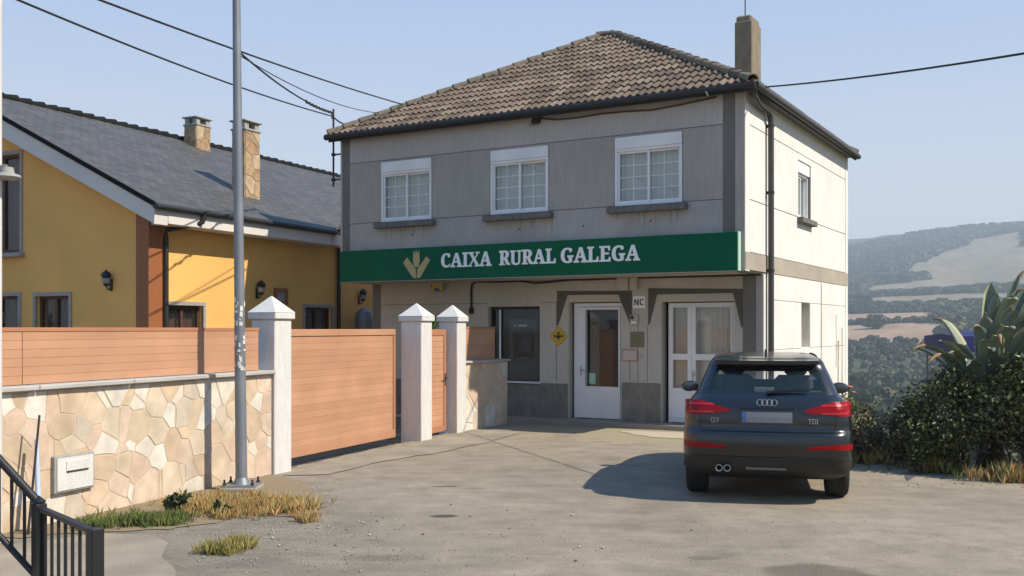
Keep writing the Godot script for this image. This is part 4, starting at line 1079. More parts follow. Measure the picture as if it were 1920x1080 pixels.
func boundary() -> void:
	var tn := deg_to_rad(67.6)
	var W := thing("stone_wall", "long low wall faced with cream irregular stones under a grey coping", "wall", FX.origin, tn)
	var g := G.new(); g.ab(-7.5, -0.012, -0.3, 1.295, -0.27, -0.0455); part("wall_core", g, M.mortar, W)
	stone_cladding(W, Transform3D(Basis(), Vector3(-7.5, 0.0, -0.05)), 7.485, 1.29, 185, 51, M.stones, 0.009)
	var xs := [-7.5, -6.2, -4.95, -3.72, -2.5, -1.22, -0.005]
	for i in 6:
		g = G.new(); g.cbox(Vector3((xs[i] + xs[i + 1]) / 2, 1.32, -0.14), Vector3(xs[i + 1] - xs[i] - 0.005, 0.05, 0.33), 0.01); part("coping_slab", g, M.coping, W)
	slat_fence("slat_fence", "long low terracotta board fence standing on the cream stone wall", FX * Transform3D(Basis(), Vector3(0, 0, -0.15)), -7.4, -0.16, 1.35, 1.885, 6, 2)
	pillar(FX.origin, tn, 0.37, "nearest white pillar, between the stone wall and the sliding gate")
	pillar(FX * Vector3(4.06, 0, 0), tn, 0.39, "middle white pillar, between the wide gate and the narrow gate")
	pillar(FX * Vector3(5.44, 0, 0), tn, 0.37, "farthest white pillar, right of the narrow gate")
	# sliding gate
	var S := thing("sliding_gate", "wide terracotta sliding gate of horizontal boards", "gate", FX * Vector3(0, 0, -0.46), tn)
	for i in 16:
		g = G.new(); g.cbox(Vector3(2.06, 0.205 + 0.0975 * (i + 0.5), rng.randf_range(-0.001, 0.001)), Vector3(3.66, 0.0960, 0.026), 0.0014); part("board", g, M.orange[rng.randi() % 3], S)
	g = G.new(); g.cbox(Vector3(2.06, 1.82, 0.0), Vector3(3.80, 0.10, 0.06), 0.006); part("top_rail", g, M.orange[1], S)
	g = G.new(); g.cbox(Vector3(2.06, 0.135, 0.0), Vector3(3.80, 0.135, 0.06), 0.006); part("bottom_rail", g, M.orange[1], S)
	for x in [0.19, 3.93]:
		g = G.new(); g.cbox(Vector3(x, 0.985, -0.002), Vector3(0.07, 1.56, 0.056), 0.004); part("stile", g, M.orange_frame, S)
	g = G.new(); g.ab(3.975, 4.05, 0.05, 1.86, -0.12, -0.03); part("guide_post", g, M.shutter, S)
	g = G.new(); g.ab(0.2, 4.0, 0.011, 0.03, -0.02, 0.02); part("ground_rail", g, M.gutter, S)
	# narrow gate
	var N := thing("narrow_gate", "narrow terracotta gate between the middle and farthest white pillars", "gate", FX * Vector3(0, 0, -0.22), tn)
	for i in 16:
		g = G.new(); g.cbox(Vector3(4.93, 0.15 + 0.1 * (i + 0.5), 0), Vector3(0.74, 0.097, 0.022), 0.003); part("board", g, M.orange[rng.randi() % 3], N)
	g = G.new()
	for x in [4.52, 5.345]: g.cbox(Vector3(x, 0.965, 0), Vector3(0.085, 1.8, 0.05), 0.005)
	g.cbox(Vector3(4.93, 1.81, 0), Vector3(0.735, 0.11, 0.049), 0.005); g.cbox(Vector3(4.93, 0.10, 0), Vector3(0.735, 0.10, 0.049), 0.005)
	part("frame", g, M.orange_frame, N)
	g = G.new(); g.tube([Vector3(5.34, 1.0, 0.02), Vector3(5.34, 1.0, 0.07), Vector3(5.23, 1.0, 0.07)], 0.011, 6); g.cbox(Vector3(5.34, 0.97, 0.028), Vector3(0.04, 0.22, 0.008), 0.002); part("handle", g, M.iron, N)
	# short wall and fence towards the bank
	var QX := Transform3D(Basis(Vector3.UP, deg_to_rad(60.0)), Vector3(-0.86, 0, -18.28))
	W = thing("stone_wall", "short stone wall end beside the bank's cash machine window", "wall", QX.origin, deg_to_rad(60.0))
	g = G.new(); g.ab(0.0, 1.60, -0.2, 1.24, -0.25, -0.0355); part("wall_core", g, M.mortar, W)
	stone_cladding(W, Transform3D(Basis(), Vector3(0, 0, -0.04)), 1.6, 1.235, 22, 53, M.stones, 0.010)
	g = G.new(); g.cbox(Vector3(0.81, 1.262, -0.13), Vector3(1.68, 0.045, 0.30), 0.01); part("coping_slab", g, M.coping, W)
	slat_fence("slat_fence", "short terracotta fence panel on the small wall beside the bank window", QX * Transform3D(Basis(), Vector3(0, 0, -0.14)), 0.02, 1.28, 1.29, 1.91, 6, 1)
	# letter box in the long wall
	var L := thing("letter_box", "white letter box with a slot set into the cream stone wall", "letter box", FX * Vector3(-3.29, 0.467, -0.02), tn)
	g = G.new(); g.cbox(Vector3(0, 0, 0.005), Vector3(0.50, 0.36, 0.05), 0.006); part("case", g, M.surround, L)
	g = G.new(); g.wall([-0.225, 0.225], [-0.158, 0.158], [[-0.09, 0.13, 0.04, 0.11]], 0.0305, 0.040); part("door", g, M.pillar, L)
	g = G.new(); g.cbox(Vector3(0.02, 0.075, 0.044), Vector3(0.28, 0.10, 0.012), 0.004); part("flap", g, M.pillar, L)
	g = G.new(); g.ab(-0.115, 0.155, 0.016, 0.024, 0.040, 0.052); part("slot_lip", g, M.gutter, L)

# ---------------------------------------------------------------- lamp posts, railing
func street() -> void:
	var P := thing("lamp_post", "tall grey steel lamp post with torn sticker remains by the stone wall", "lamp post", Vector3(-3.13, 0, -11.60))
	var g := G.new()
	g.tube([Vector3(0, 0.085, 0), Vector3(-0.014, 1.3, 0), Vector3(-0.016, 1.5, 0), Vector3(-0.048, 4.6, 0), Vector3(-0.075, 7.6, 0)], [0.068, 0.064, 0.062, 0.050, 0.038], 20)
	part("pole", g, M.galv, P)
	g = G.new(); g.cbox(Vector3(0, 0.076, 0), Vector3(0.40, 0.018, 0.34), 0.004)
	g.lathe([Vector2(0.10, 0.085), Vector2(0.067, 0.16)], 16)
	part("base_plate", g, M.galv, P)
	for sx in [-1, 1]:
		for sz in [-1, 1]:
			g = G.new(); g.tube([Vector3(sx * 0.16, 0.08, sz * 0.13), Vector3(sx * 0.16, 0.15, sz * 0.13)], 0.012, 6); g.tube([Vector3(sx * 0.16, 0.085, sz * 0.13), Vector3(sx * 0.16, 0.105, sz * 0.13)], 0.022, 6); part("bolt", g, M.gutter, P)
	g = G.new(); g.cbox(Vector3(0, 0.03, 0), Vector3(0.44, 0.075, 0.40), 0.02); part("footing", g, M.concrete, P)
	var r := RandomNumberGenerator.new(); r.seed = 12
	g = G.new()
	for i in 46:
		var hh := r.randf_range(1.38, 2.2); var a0 := r.randf_range(-0.2, 2.9); var w := r.randf_range(0.15, 0.6); var dh := r.randf_range(0.015, 0.07)
		var rad := lerpf(0.0645, 0.0605, (hh - 1.3) / 1.0) + 0.0006 + 0.00004 * i
		for k in 4:
			var b0 := a0 + w * k / 4.0; var b1 := a0 + w * (k + 1) / 4.0
			var q := []
			for e in [[b0, 0.0], [b1, 0.0], [b1, dh], [b0, dh * r.randf_range(0.6, 1.0)]]:
				q.append(Vector3(-0.014 - 0.01 * (hh - 1.3) + rad * cos(e[0]), hh + e[1], rad * sin(e[0])))
			g.face(q, Vector3(cos(b0), 0, sin(b0)))
	part("torn_stickers", g, M.sticker, P)
	# pale pole at the left edge with a small lamp
	P = thing("pale_pole", "pale cream pole with a small white lamp at the photo's left edge", "pole", Vector3(-4.545, 0, -8.8))
	g = G.new(); g.tube([Vector3(0, -0.1, 0), Vector3(0, 6.5, 0)], 0.062, 14); part("pole", g, M.pillar, P)
	g = G.new(); g.tube([Vector3(0.05, 3.30, 0), Vector3(0.12, 3.30, 0.02)], 0.018, 8); part("arm", g, M.galv, P)
	g = G.new(); g.lathe([Vector2(0.0, 3.185), Vector2(0.09, 3.187), Vector2(0.115, 3.205), Vector2(0.105, 3.225), Vector2(0.06, 3.24), Vector2(0.05, 3.29), Vector2(0.0, 3.295)], 14, Transform3D(Basis(), Vector3(0.125, 0, 0.02))); part("lamp_hood", g, M.surround, P)
	# iron railing
	var R := thing("iron_railing", "black iron railing with a sloping handrail at the near left corner", "railing", Vector3(-1.87, 0, -4.5))
	var a := Vector3(0, 0, 0); var b := Vector3(-0.54, 0, -0.61); var c := Vector3(-1.54, 1.0, -0.75)
	for q in [[a, 0.985, 0.058], [b, 0.99, 0.058], [b + Vector3(0.035, 0, 0.05), 0.965, 0.04]]:
		g = G.new(); g.cbox(q[0] + Vector3(0, q[1] / 2, 0), Vector3(q[2], q[1], q[2]), 0.004, Basis(Vector3.UP, 0.85)); part("post", g, M.iron, R)
	g = G.new(); g.lathe([Vector2(0.028, 0.985), Vector2(0.034, 1.0), Vector2(0.0, 1.03)], 8, Transform3D(Basis(), b)); part("post_cap", g, M.iron, R)
	var ry := atan2((b - a).x, (b - a).z) + PI / 2
	for hh in [0.965, 0.10]:
		g = G.new(); g.cbox((a + b) / 2 + Vector3(0, hh, 0), Vector3((b - a).length(), 0.022, 0.042), 0.004, Basis(Vector3.UP, ry)); part("rail", g, M.iron, R)
	for i in range(1, 8):
		g = G.new(); g.cbox(a.lerp(b, i / 8.0) + Vector3(0, 0.53, 0), Vector3(0.014, 0.85, 0.014), 0.002, Basis(Vector3.UP, ry)); part("bar", g, M.iron, R)
	for q in [0.99, 0.60]:
		g = G.new(); g.tube([b + Vector3(0, q, 0), c + Vector3(0, q, 0)], 0.021 if q > 0.7 else 0.016, 10); part("handrail" if q > 0.7 else "rail", g, M.iron, R)
	for i in range(1, 14):
		var p := b.lerp(c, i * 0.070 + 0.01) 
		g = G.new(); g.cbox(p + Vector3(0, 0.795, 0), Vector3(0.014, 0.39, 0.014), 0.002); part("bar", g, M.iron, R)
	g = G.new(); g.cbox(c + Vector3(0, -0.2, 0), Vector3(0.055, 2.4, 0.055), 0.004); part("post", g, M.iron, R)
	# rod and pale tube leaning on the stone wall
	g = G.new(); g.tube([Vector3(0, 0, 0), Vector3(0.03, 1.08, -0.16)], [0.012, 0.010], 8)
	tag(part("garden_rod", g, M.gutter), "thin dark rod leaning against the stone wall behind the railing", "rod").position = FX * Vector3(-4.02, 0.0, 0.20)
	g = G.new(); g.tube([Vector3(0, 0, 0), Vector3(-0.10, 0.85, -0.16)], [0.03, 0.018], 10)
	tag(part("plastic_tube", g, mat(0.42, 0.52, 0.68, 0.4)), "pale blue plastic tube leaning against the stone wall behind the railing", "tube").position = FX * Vector3(-3.95, 0.0, 0.26)

# ---------------------------------------------------------------- the car, built from plan outlines stacked by height; +z is the rear
# height, rear z at the middle, front z, half width, rear corner radius, front corner radius, rear bow
const LOW := [
	[0.24, 0.42, 4.20, 0.74, 0.10, 0.30, 0.02], [0.30, 0.20, 4.32, 0.82, 0.12, 0.35, 0.04], [0.35, 0.10, 4.37, 0.86, 0.16, 0.40, 0.06], [0.43, 0.055, 4.38, 0.885, 0.20, 0.45, 0.07],
	[0.50, 0.03, 4.385, 0.893, 0.22, 0.45, 0.08], [0.56, 0.012, 4.385, 0.895, 0.23, 0.45, 0.085], [0.62, 0.0, 4.38, 0.895, 0.23, 0.45, 0.09], [0.68, 0.002, 4.37, 0.893, 0.23, 0.45, 0.09],
	[0.735, 0.010, 4.34, 0.890, 0.23, 0.45, 0.09], [0.765, 0.022, 4.32, 0.888, 0.23, 0.45, 0.09], [0.785, 0.060, 4.30, 0.886, 0.21, 0.45, 0.085], [0.81, 0.085, 4.28, 0.884, 0.20, 0.45, 0.08], [0.86, 0.082, 4.24, 0.882, 0.20, 0.45, 0.08],
	[0.92, 0.085, 4.15, 0.878, 0.20, 0.45, 0.08], [0.98, 0.095, 3.95, 0.870, 0.20, 0.40, 0.08], [1.04, 0.112, 3.65, 0.856, 0.20, 0.36, 0.08], [1.09, 0.140, 3.40, 0.834, 0.20, 0.32, 0.08], [1.13, 0.180, 3.25, 0.800, 0.19, 0.28, 0.075], [1.165, 0.225, 3.15, 0.760, 0.18, 0.25, 0.07]]
const TOP := [
	[1.165, 0.225, 3.15, 0.758, 0.16, 0.25, 0.07], [1.195, 0.250, 3.08, 0.745, 0.155, 0.25, 0.07], [1.27, 0.318, 2.94, 0.716, 0.15, 0.24, 0.07], [1.34, 0.386, 2.80, 0.688, 0.14, 0.24, 0.07], [1.41, 0.456, 2.65, 0.660, 0.13, 0.24, 0.07],
	[1.465, 0.515, 2.52, 0.636, 0.12, 0.24, 0.07], [1.505, 0.50, 2.42, 0.618, 0.12, 0.24, 0.07], [1.532, 0.50, 2.33, 0.600, 0.12, 0.24, 0.07], [1.552, 0.55, 2.24, 0.580, 0.13, 0.26, 0.07], [1.570, 0.74, 2.12, 0.545, 0.16, 0.28, 0.06], [1.586, 1.03, 1.96, 0.47, 0.16, 0.26, 0.05], [1.596, 1.33, 1.82, 0.33, 0.10, 0.15, 0.02]]
const SIDEZ := [0.55, 0.80, 0.95, 1.25, 1.50, 1.56, 1.66, 1.72, 2.0, 2.3, 2.5]
func ring(L: Array, side_cuts: Array) -> Array:   # right half of the outline from the middle of the rear to the middle of the front: [x, z]
	var r := []
	var zr: float = L[1]; var zf: float = L[2]; var w: float = L[3]; var cr: float = L[4]; var cf: float = L[5]; var bow: float = L[6]
	var xs := w - cr
	for i in 7:
		var x := xs * i / 6.0
		r.append(Vector2(x, zr + bow * pow(x / w, 2)))
	var ze := zr + bow * pow(xs / w, 2)
	for i in range(1, 6):
		var a := PI / 2 * i / 6.0
		r.append(Vector2(xs + cr * sin(a), ze + cr * (1 - cos(a)) + bow * 0.35 * (i / 6.0)))
	var z0 := ze + cr + bow * 0.35; var z1 := zf - cf
	for i in side_cuts.size() + 2:
		var z: float = z0 if i == 0 else (z1 if i == side_cuts.size() + 1 else lerpf(z0, z1, side_cuts[i - 1]))
		r.append(Vector2(w, z))
	for i in range(1, 6):
		var a := PI / 2 * i / 6.0
		r.append(Vector2(w - cf + cf * cos(a), zf - cf + cf * sin(a)))
	for i in 7:
		r.append(Vector2((w - cf) * (1.0 - i / 6.0), zf))
	return r
func rear_z(x: float, h: float) -> float:
	x = absf(x)
	for i in LOW.size() - 1:
		if h <= LOW[i + 1][0] or i == LOW.size() - 2:
			var k := clampf((h - LOW[i][0]) / (LOW[i + 1][0] - LOW[i][0]), 0, 1)
			var v := []
			for c in 7: v.append(lerpf(LOW[i][c], LOW[i + 1][c], k))
			var xs: float = v[3] - v[4]
			var ze: float = v[1] + v[6] * pow(minf(x, xs) / v[3], 2)
			if x <= xs: return ze
			var s := clampf((x - xs) / v[4], 0.0, 1.0)
			return ze + v[4] * (1.0 - sqrt(1.0 - s * s)) + v[6] * 0.35 * asin(s) / (PI / 2)
	return 0.0
func rear_patch(x0: float, x1: float, lo: Callable, hi: Callable, off: float, nx := 12, ny := 4) -> G:   # a piece lying on the curved rear of the car
	var g := G.new()
	var p := func(i: int, j: int, o: float) -> Vector3:
		var x := lerpf(x0, x1, float(i) / nx)
		var h := lerpf(lo.call(x), hi.call(x), float(j) / ny)
		var e := 0.004
		var nn := Vector3((rear_z(x + e, h) - rear_z(x - e, h)) / (2 * e), (rear_z(x, h + e) - rear_z(x, h - e)) / (2 * e), 1.0).normalized()
		if absf(x) > 0.86: nn = Vector3(signf(x), 0.1, 0.5).normalized()
		return Vector3(x, h, -rear_z(x, h)) + nn * o
	for i in nx:
		for j in ny:
			var q := [p.call(i, j, off), p.call(i + 1, j, off), p.call(i + 1, j + 1, off), p.call(i, j + 1, off)]
			g.face(q, Vector3((x0 + x1) * 0.4, 0, 1))
	for i in nx:
		g.face([p.call(i, 0, off), p.call(i + 1, 0, off), p.call(i + 1, 0, -0.004), p.call(i, 0, -0.004)], Vector3.DOWN)
		g.face([p.call(i, ny, off), p.call(i + 1, ny, off), p.call(i + 1, ny, -0.004), p.call(i, ny, -0.004)], Vector3.UP)
	for j in ny:
		g.face([p.call(0, j, off), p.call(0, j + 1, off), p.call(0, j + 1, -0.004), p.call(0, j, -0.004)], Vector3(x0 - x1, 0, 0))
		g.face([p.call(nx, j, off), p.call(nx, j + 1, off), p.call(nx, j + 1, -0.004), p.call(nx, j, -0.004)], Vector3(x1 - x0, 0, 0))
	return g
func loft(levels: Array, cuts: Array, pick: Callable) -> Dictionary:   # pick(level, column) names the surface a face belongs to
	var rings := []
	for L in levels:
		var half := ring(L, cuts)
		var full := []
		for p in half: full.append(Vector3(p.x, L[0], -p.y))
		for i in range(half.size() - 2, 0, -1): full.append(Vector3(-half[i].x, L[0], -half[i].y))
		rings.append(full)
	var n: int = rings[0].size()
	var nor := []
	for i in rings.size():
		var row := []
		for j in n:
			var dj: Vector3 = rings[i][(j + 1) % n] - rings[i][(j + n - 1) % n]
			var di: Vector3 = rings[mini(i + 1, rings.size() - 1)][j] - rings[maxi(i - 1, 0)][j]
			var m := dj.cross(di).normalized()
			var outw: Vector3 = rings[i][j] - Vector3(0, rings[i][j].y - 0.05, -2.0)
			if m.dot(outw) < 0.0: m = -m
			row.append(m)
		nor.append(row)
	var out := {}
	for i in rings.size() - 1:
		for j in n:
			var l := (j + 1) % n
			var half_n: int = ring(levels[0], cuts).size()
			var col := j if j < half_n - 1 else n - 1 - j
			var nm: String = pick.call(i, col)
			if nm == "": continue
			if not out.has(nm): out[nm] = G.new()
			var g: G = out[nm]
			g.tri3(rings[i][j], rings[i][l], rings[i + 1][l], nor[i][j], nor[i][l], nor[i + 1][l])
			g.tri3(rings[i][j], rings[i + 1][l], rings[i + 1][j], nor[i][j], nor[i + 1][l], nor[i + 1][j])
	out["_top"] = rings[-1]; out["_bottom"] = rings[0]
	return out
func car() -> void:
	var paint := mat(0.006, 0.0075, 0.0095, 0.28); paint.uv1_triplanar = false; paint.metallic = 0.0
	paint.clearcoat_enabled = true; paint.clearcoat = 0.6; paint.clearcoat_roughness = 0.04
	var plastic := mat(0.022, 0.021, 0.020, 0.55, T.fine, Vector3(1, 1, 1), T.bumpf, 0.15)
	var trim := mat(0.008, 0.008, 0.009, 0.25)
	var red := mat(0.24, 0.004, 0.006, 0.18); red.metallic_specular = 0.35
	var red2 := mat(0.42, 0.015, 0.015, 0.15)
	var chrome := mat(0.62, 0.63, 0.65, 0.15); chrome.metallic = 1.0
	var rubber := mat(0.018, 0.018, 0.018, 0.85, T.fine, Vector3(2, 2, 2), T.bumpf, 0.3)
	var tinted := glass(0.05, Color(0.45, 0.56, 0.52))
	var silver := mat(0.40, 0.41, 0.42, 0.35)
	var C := thing("parked_car", "dark blue compact SUV parked nose towards the bank, seen from behind", "car", Vector3(2.70, 0, -10.61), deg_to_rad(-13.3))
	var none := []
	var lowcuts := [0.15, 0.3, 0.45, 0.6, 0.75, 0.9]
	var body := loft(LOW, lowcuts, func(i: int, _j: int) -> String: return "lower" if LOW[i + 1][0] <= 0.50 else "body")
	var g: G = body["body"]
	g.face(body["_bottom"], Vector3.DOWN)
	var bd := part("body", g, paint, C)
	part("lower_bumper", body["lower"], plastic, C)
	var cuts := [0.18, 0.22, 0.40, 0.44, 0.74, 0.79, 0.95]
	# columns: 0-5 rear, 6-11 rear corner, 12-19 side, 20-25 front corner, 26-31 front
	var top := loft(TOP, cuts, func(i: int, j: int) -> String:
		if i >= 5: return "roof"
		if i == 0: return "roof"
		if j < 6: return "rear_window" if i < 4 else "window_border"
		if j < 12: return "window_border" if j == 6 else "roof"
		if j < 20: return "side" if j in [13, 15, 17, 18] or j == 14 else "roof"
		if j < 24: return "roof"
		return "windscreen")
	g = top["roof"]
	g.face(top["_top"], Vector3.UP)
	part("roof_shell", g, paint, C)
	part("rear_window", top["rear_window"], tinted, C)
	part("window_border", top["window_border"], trim, C)
	part("side_windows", top["side"], tinted, C)
	part("windscreen", top["windscreen"], glass(0.08, Color(0.7, 0.8, 0.75)), C)
	# roof spoiler over the rear window, roof rails, aerial
	g = G.new()
	for i in 16:
		var xa := lerpf(-0.56, 0.56, i / 16.0); var xb := lerpf(-0.56, 0.56, (i + 1) / 16.0)
		var za := 0.40 + 0.10 * pow(xa / 0.6, 2); var zb := 0.40 + 0.10 * pow(xb / 0.6, 2)
		g.face([Vector3(xa, 1.526, -za), Vector3(xb, 1.526, -zb), Vector3(xb, 1.560, -0.70), Vector3(xa, 1.560, -0.70)], Vector3(0, 1, 0.3))
		g.face([Vector3(xa, 1.526, -za), Vector3(xb, 1.526, -zb), Vector3(xb, 1.504, -zb - 0.01), Vector3(xa, 1.504, -za - 0.01)], Vector3(0, 0, 1))
		g.face([Vector3(xa, 1.504, -za - 0.01), Vector3(xb, 1.504, -zb - 0.01), Vector3(xb, 1.504, -0.66), Vector3(xa, 1.504, -0.66)], Vector3(0, -1, 0))
	part("roof_spoiler", g, paint, C)
	for s in [-1, 1]:
		g = G.new()
		g.tube([Vector3(s * 0.548, 1.55, -0.75), Vector3(s * 0.550, 1.572, -0.95), Vector3(s * 0.550, 1.578, -1.5), Vector3(s * 0.548, 1.57, -2.0), Vector3(s * 0.555, 1.555, -2.2)], 0.013, 8)
		part("roof_rail", g, plastic, C)
	g = G.new(); g.prism(PackedVector2Array([Vector2(-0.06, 0), Vector2(0.06, 0), Vector2(-0.03, 0.06), Vector2(-0.05, 0.06)]), -0.012, 0.012, Transform3D(Basis(Vector3.UP, PI / 2), Vector3(0, 1.582, -0.95))); part("aerial_fin", g, paint, C)
	# cabin seen through the glass
	var dark := mat(0.03, 0.034, 0.042, 0.9)
	for q in [[-0.38, 2.15, 1.30, 0.26], [0.38, 2.15, 1.30, 0.26], [-0.40, 1.18, 1.16, 0.28], [0.40, 1.18, 1.16, 0.28]]:
		g = G.new()
		g.cbox(Vector3(q[0], q[2] - 0.35, -q[1]), Vector3(q[3] * 2, 0.7, 0.16), 0.06, Basis(Vector3(1, 0, 0), 0.15))
		g.cbox(Vector3(q[0], q[2] + 0.08, -q[1] + 0.07), Vector3(0.27, 0.19, 0.11), 0.045)
		g.tube([Vector3(q[0], q[2] - 0.05, -q[1] + 0.06), Vector3(q[0], q[2] + 0.1, -q[1] + 0.07)], 0.05, 6)
		part("seat", g, dark, C)
	g = G.new(); g.cbox(Vector3(0, 0.98, -2.85), Vector3(1.36, 0.22, 0.5), 0.06); part("dashboard", g, dark, C)
	g = G.new(); g.cbox(Vector3(0, 1.40, -2.62), Vector3(0.22, 0.07, 0.03), 0.01); part("inner_mirror", g, dark, C)
	g = G.new(); g.ab(-0.72, 0.72, 1.08, 1.10, -1.02, -0.30); part("parcel_shelf", g, dark, C)
	# lamps
	var lo := func(x: float) -> float: return lerpf(0.985, 0.945, clampf((absf(x) - 0.38) / 0.40, 0, 1))
	var hi := func(x: float) -> float: return lerpf(1.005, 1.092, clampf((absf(x) - 0.38) / 0.30, 0, 1))
	for s in [-1, 1]:
		var L := part("tail_lamp", rear_patch(s * 0.385, s * 0.868, lo, hi, 0.012, 20, 4), red, C)
		part("lamp_strip", rear_patch(s * 0.56, s * 0.82, func(_x: float) -> float: return 1.045, func(_x: float) -> float: return 1.066, 0.0145, 12, 1), red2, L)
		part("lamp_strip", rear_patch(s * 0.56, s * 0.82, func(_x: float) -> float: return 0.968, func(_x: float) -> float: return 0.985, 0.0145, 12, 1), red2, L)
		L = part("bumper_reflector", rear_patch(s * 0.42, s * 0.875, func(_x: float) -> float: return 0.60, func(x: float) -> float: return lerpf(0.632, 0.660, clampf((absf(x) - 0.42) / 0.3, 0, 1)), 0.006, 16, 2), red, C)
		part("tailgate_seam", rear_patch(s * 0.700, s * 0.706, func(_x: float) -> float: return 0.80, func(_x: float) -> float: return 0.945, 0.0015, 1, 8), trim, C)
	part("tailgate_seam", rear_patch(-0.70, 0.70, func(_x: float) -> float: return 0.772, func(_x: float) -> float: return 0.782, 0.002, 20, 1), trim, C)
	# sunk plate panel, plate, emblem, badges
	part("plate_panel", rear_patch(-0.31, 0.31, func(_x: float) -> float: return 0.855, func(_x: float) -> float: return 1.01, 0.002, 8, 2), paint, C)
	var pl := part("number_plate", rear_patch(-0.26, 0.26, func(_x: float) -> float: return 0.875, func(_x: float) -> float: return 0.985, 0.010, 8, 2), mat(0.15, 0.16, 0.18, 0.5), C)
	part("plate_band", rear_patch(-0.26, -0.215, func(_x: float) -> float: return 0.875, func(_x: float) -> float: return 0.985, 0.012, 2, 2), mat(0.05, 0.10, 0.30, 0.5), pl)
	part("grip_strip", rear_patch(-0.28, 0.28, func(_x: float) -> float: return 1.015, func(_x: float) -> float: return 1.03, 0.012, 8, 1), trim, C)
	var em := G.new()
	for i in 4:
		var c := Vector3(-0.0735 + 0.049 * i, 1.085, -rear_z(0, 1.085) + 0.012)
		var pts := []
		for k in 17: pts.append(c + Vector3(0.032 * cos(TAU * k / 16), 0.032 * sin(TAU * k / 16), -0.5 * 0.032 * sin(TAU * k / 16)))
		em.tube(pts, 0.0045, 6, false)
	part("ring_emblem", em, mat(0.20, 0.20, 0.21, 0.35), C)
	for q in [["Q3", -0.55, 0.893], ["TDI", 0.475, 0.893]]:
		var tm := TextMesh.new(); tm.text = q[0]; tm.font = SystemFont.new(); tm.font.font_names = PackedStringArray(["Droid Sans"]); tm.font_size = 32; tm.pixel_size = 0.0022; tm.depth = 0.006
		var o := put_mesh("badge", tm, mat(0.32, 0.33, 0.34, 0.35), C)
		o.position = Vector3(q[1], q[2], -rear_z(q[1], q[2]) + 0.006); o.rotation.y = 0.14 * signf(q[1])
	# wiper, handle strip, skid plate, exhausts
	g = G.new(); g.tube([Vector3(0, 1.185, -0.215), Vector3(0.10, 1.20, -0.225), Vector3(0.42, 1.215, -0.25)], [0.022, 0.011, 0.007], 6); part("wiper", g, trim, C)
	part("skid_strip", rear_patch(-0.22, 0.20, func(_x: float) -> float: return 0.375, func(_x: float) -> float: return 0.400, 0.008, 8, 1), mat(0.15, 0.15, 0.15, 0.4), C)
	part("bumper_edge", rear_patch(-0.80, 0.80, func(_x: float) -> float: return 0.500, func(_x: float) -> float: return 0.515, 0.010, 24, 1), plastic, C)
	for x in [-0.50, -0.415]:
		g = G.new(); g.tube([Vector3(x, 0.385, -0.25), Vector3(x, 0.385, -0.045)], 0.036, 14, false); g.tube([Vector3(x, 0.385, -0.045), Vector3(x, 0.385, -0.25)], 0.030, 14, false)
		g.lathe([Vector2(0.029, 0.0), Vector2(0.038, 0.003), Vector2(0.036, -0.01)], 16, Transform3D(Basis(Vector3(1, 0, 0), PI / 2), Vector3(x, 0.385, -0.042)))
		var ex := part("exhaust", g, mat(0.36, 0.35, 0.33, 0.3), C)
		g = G.new(); g.lathe([Vector2(0.0, 0.0), Vector2(0.030, 0.0), Vector2(0.030, 0.004)], 14, Transform3D(Basis(Vector3(1, 0, 0), PI / 2), Vector3(x, 0.385, -0.18))); part("exhaust_bore", g, M.black, ex)
	g = G.new(); g.cbox(Vector3(-0.25, 0.30, -1.2), Vector3(0.85, 0.12, 1.6), 0.03); g.cbox(Vector3(0.0, 0.27, -0.83), Vector3(1.3, 0.06, 0.10), 0.02); part("underbody", g, M.black, C)
	# mirrors
	for s in [-1, 1]:
		g = G.new(); g.ball(Vector3(s * 0.955, 1.115, -2.62), Vector3(0.115, 0.072, 0.085), 9, Basis(Vector3(0, 0, 1), s * -0.10)); g.cbox(Vector3(s * 0.83, 1.07, -2.62), Vector3(0.14, 0.035, 0.06), 0.01)
		var mi := part("wing_mirror", g, paint, C)
		g = G.new(); g.ball(Vector3(s * 0.955, 1.113, -2.545), Vector3(0.095, 0.055, 0.018), 8); part("mirror_glass", g, mat(0.06, 0.07, 0.07, 0.05), mi)
	# wheels
	for s in [-1, 1]:
		for z in [0.86, 3.45]:
			var ax := Transform3D(Basis(Vector3(0, 0, 1), -s * PI / 2), Vector3(s * 0.885, 0.345, -z))
			g = G.new()
			g.lathe([Vector2(0.22, -0.02), Vector2(0.30, 0.0), Vector2(0.325, -0.012), Vector2(0.342, -0.04), Vector2(0.346, -0.12), Vector2(0.342, -0.20), Vector2(0.325, -0.228), Vector2(0.30, -0.24), Vector2(0.22, -0.22)], 40, ax)
			var w := part("wheel", g, rubber, C)
			g = G.new()
			for k in 4: g.lathe([Vector2(0.344, -0.048 - 0.045 * k), Vector2(0.3475, -0.052 - 0.045 * k), Vector2(0.3475, -0.078 - 0.045 * k), Vector2(0.344, -0.082 - 0.045 * k)], 40, ax)
			part("tread", g, rubber, w)
			g = G.new(); g.lathe([Vector2(0.0, -0.05), Vector2(0.05, -0.03), Vector2(0.20, -0.03), Vector2(0.225, -0.01), Vector2(0.225, -0.2), Vector2(0.0, -0.2)], 30, ax); part("rim", g, silver, w)
			g = G.new()
			for k in 5: g.cbox(ax * Vector3(0.12 * cos(TAU * k / 5), -0.018, 0.12 * sin(TAU * k / 5)), Vector3(0.02, 0.19, 0.05), 0.006, Basis(Vector3(1, 0, 0), s * -1.0 * (TAU * k / 5) + PI / 2))
			part("spokes", g, silver, w)
			g = G.new(); g.lathe([Vector2(0.0, -0.002), Vector2(0.405, -0.002), Vector2(0.405, 0.012), Vector2(0.36, 0.012), Vector2(0.36, 0.002)], 40, Transform3D(ax.basis, Vector3(s * 0.884, 0.345, -z)))
			var half := G.new()
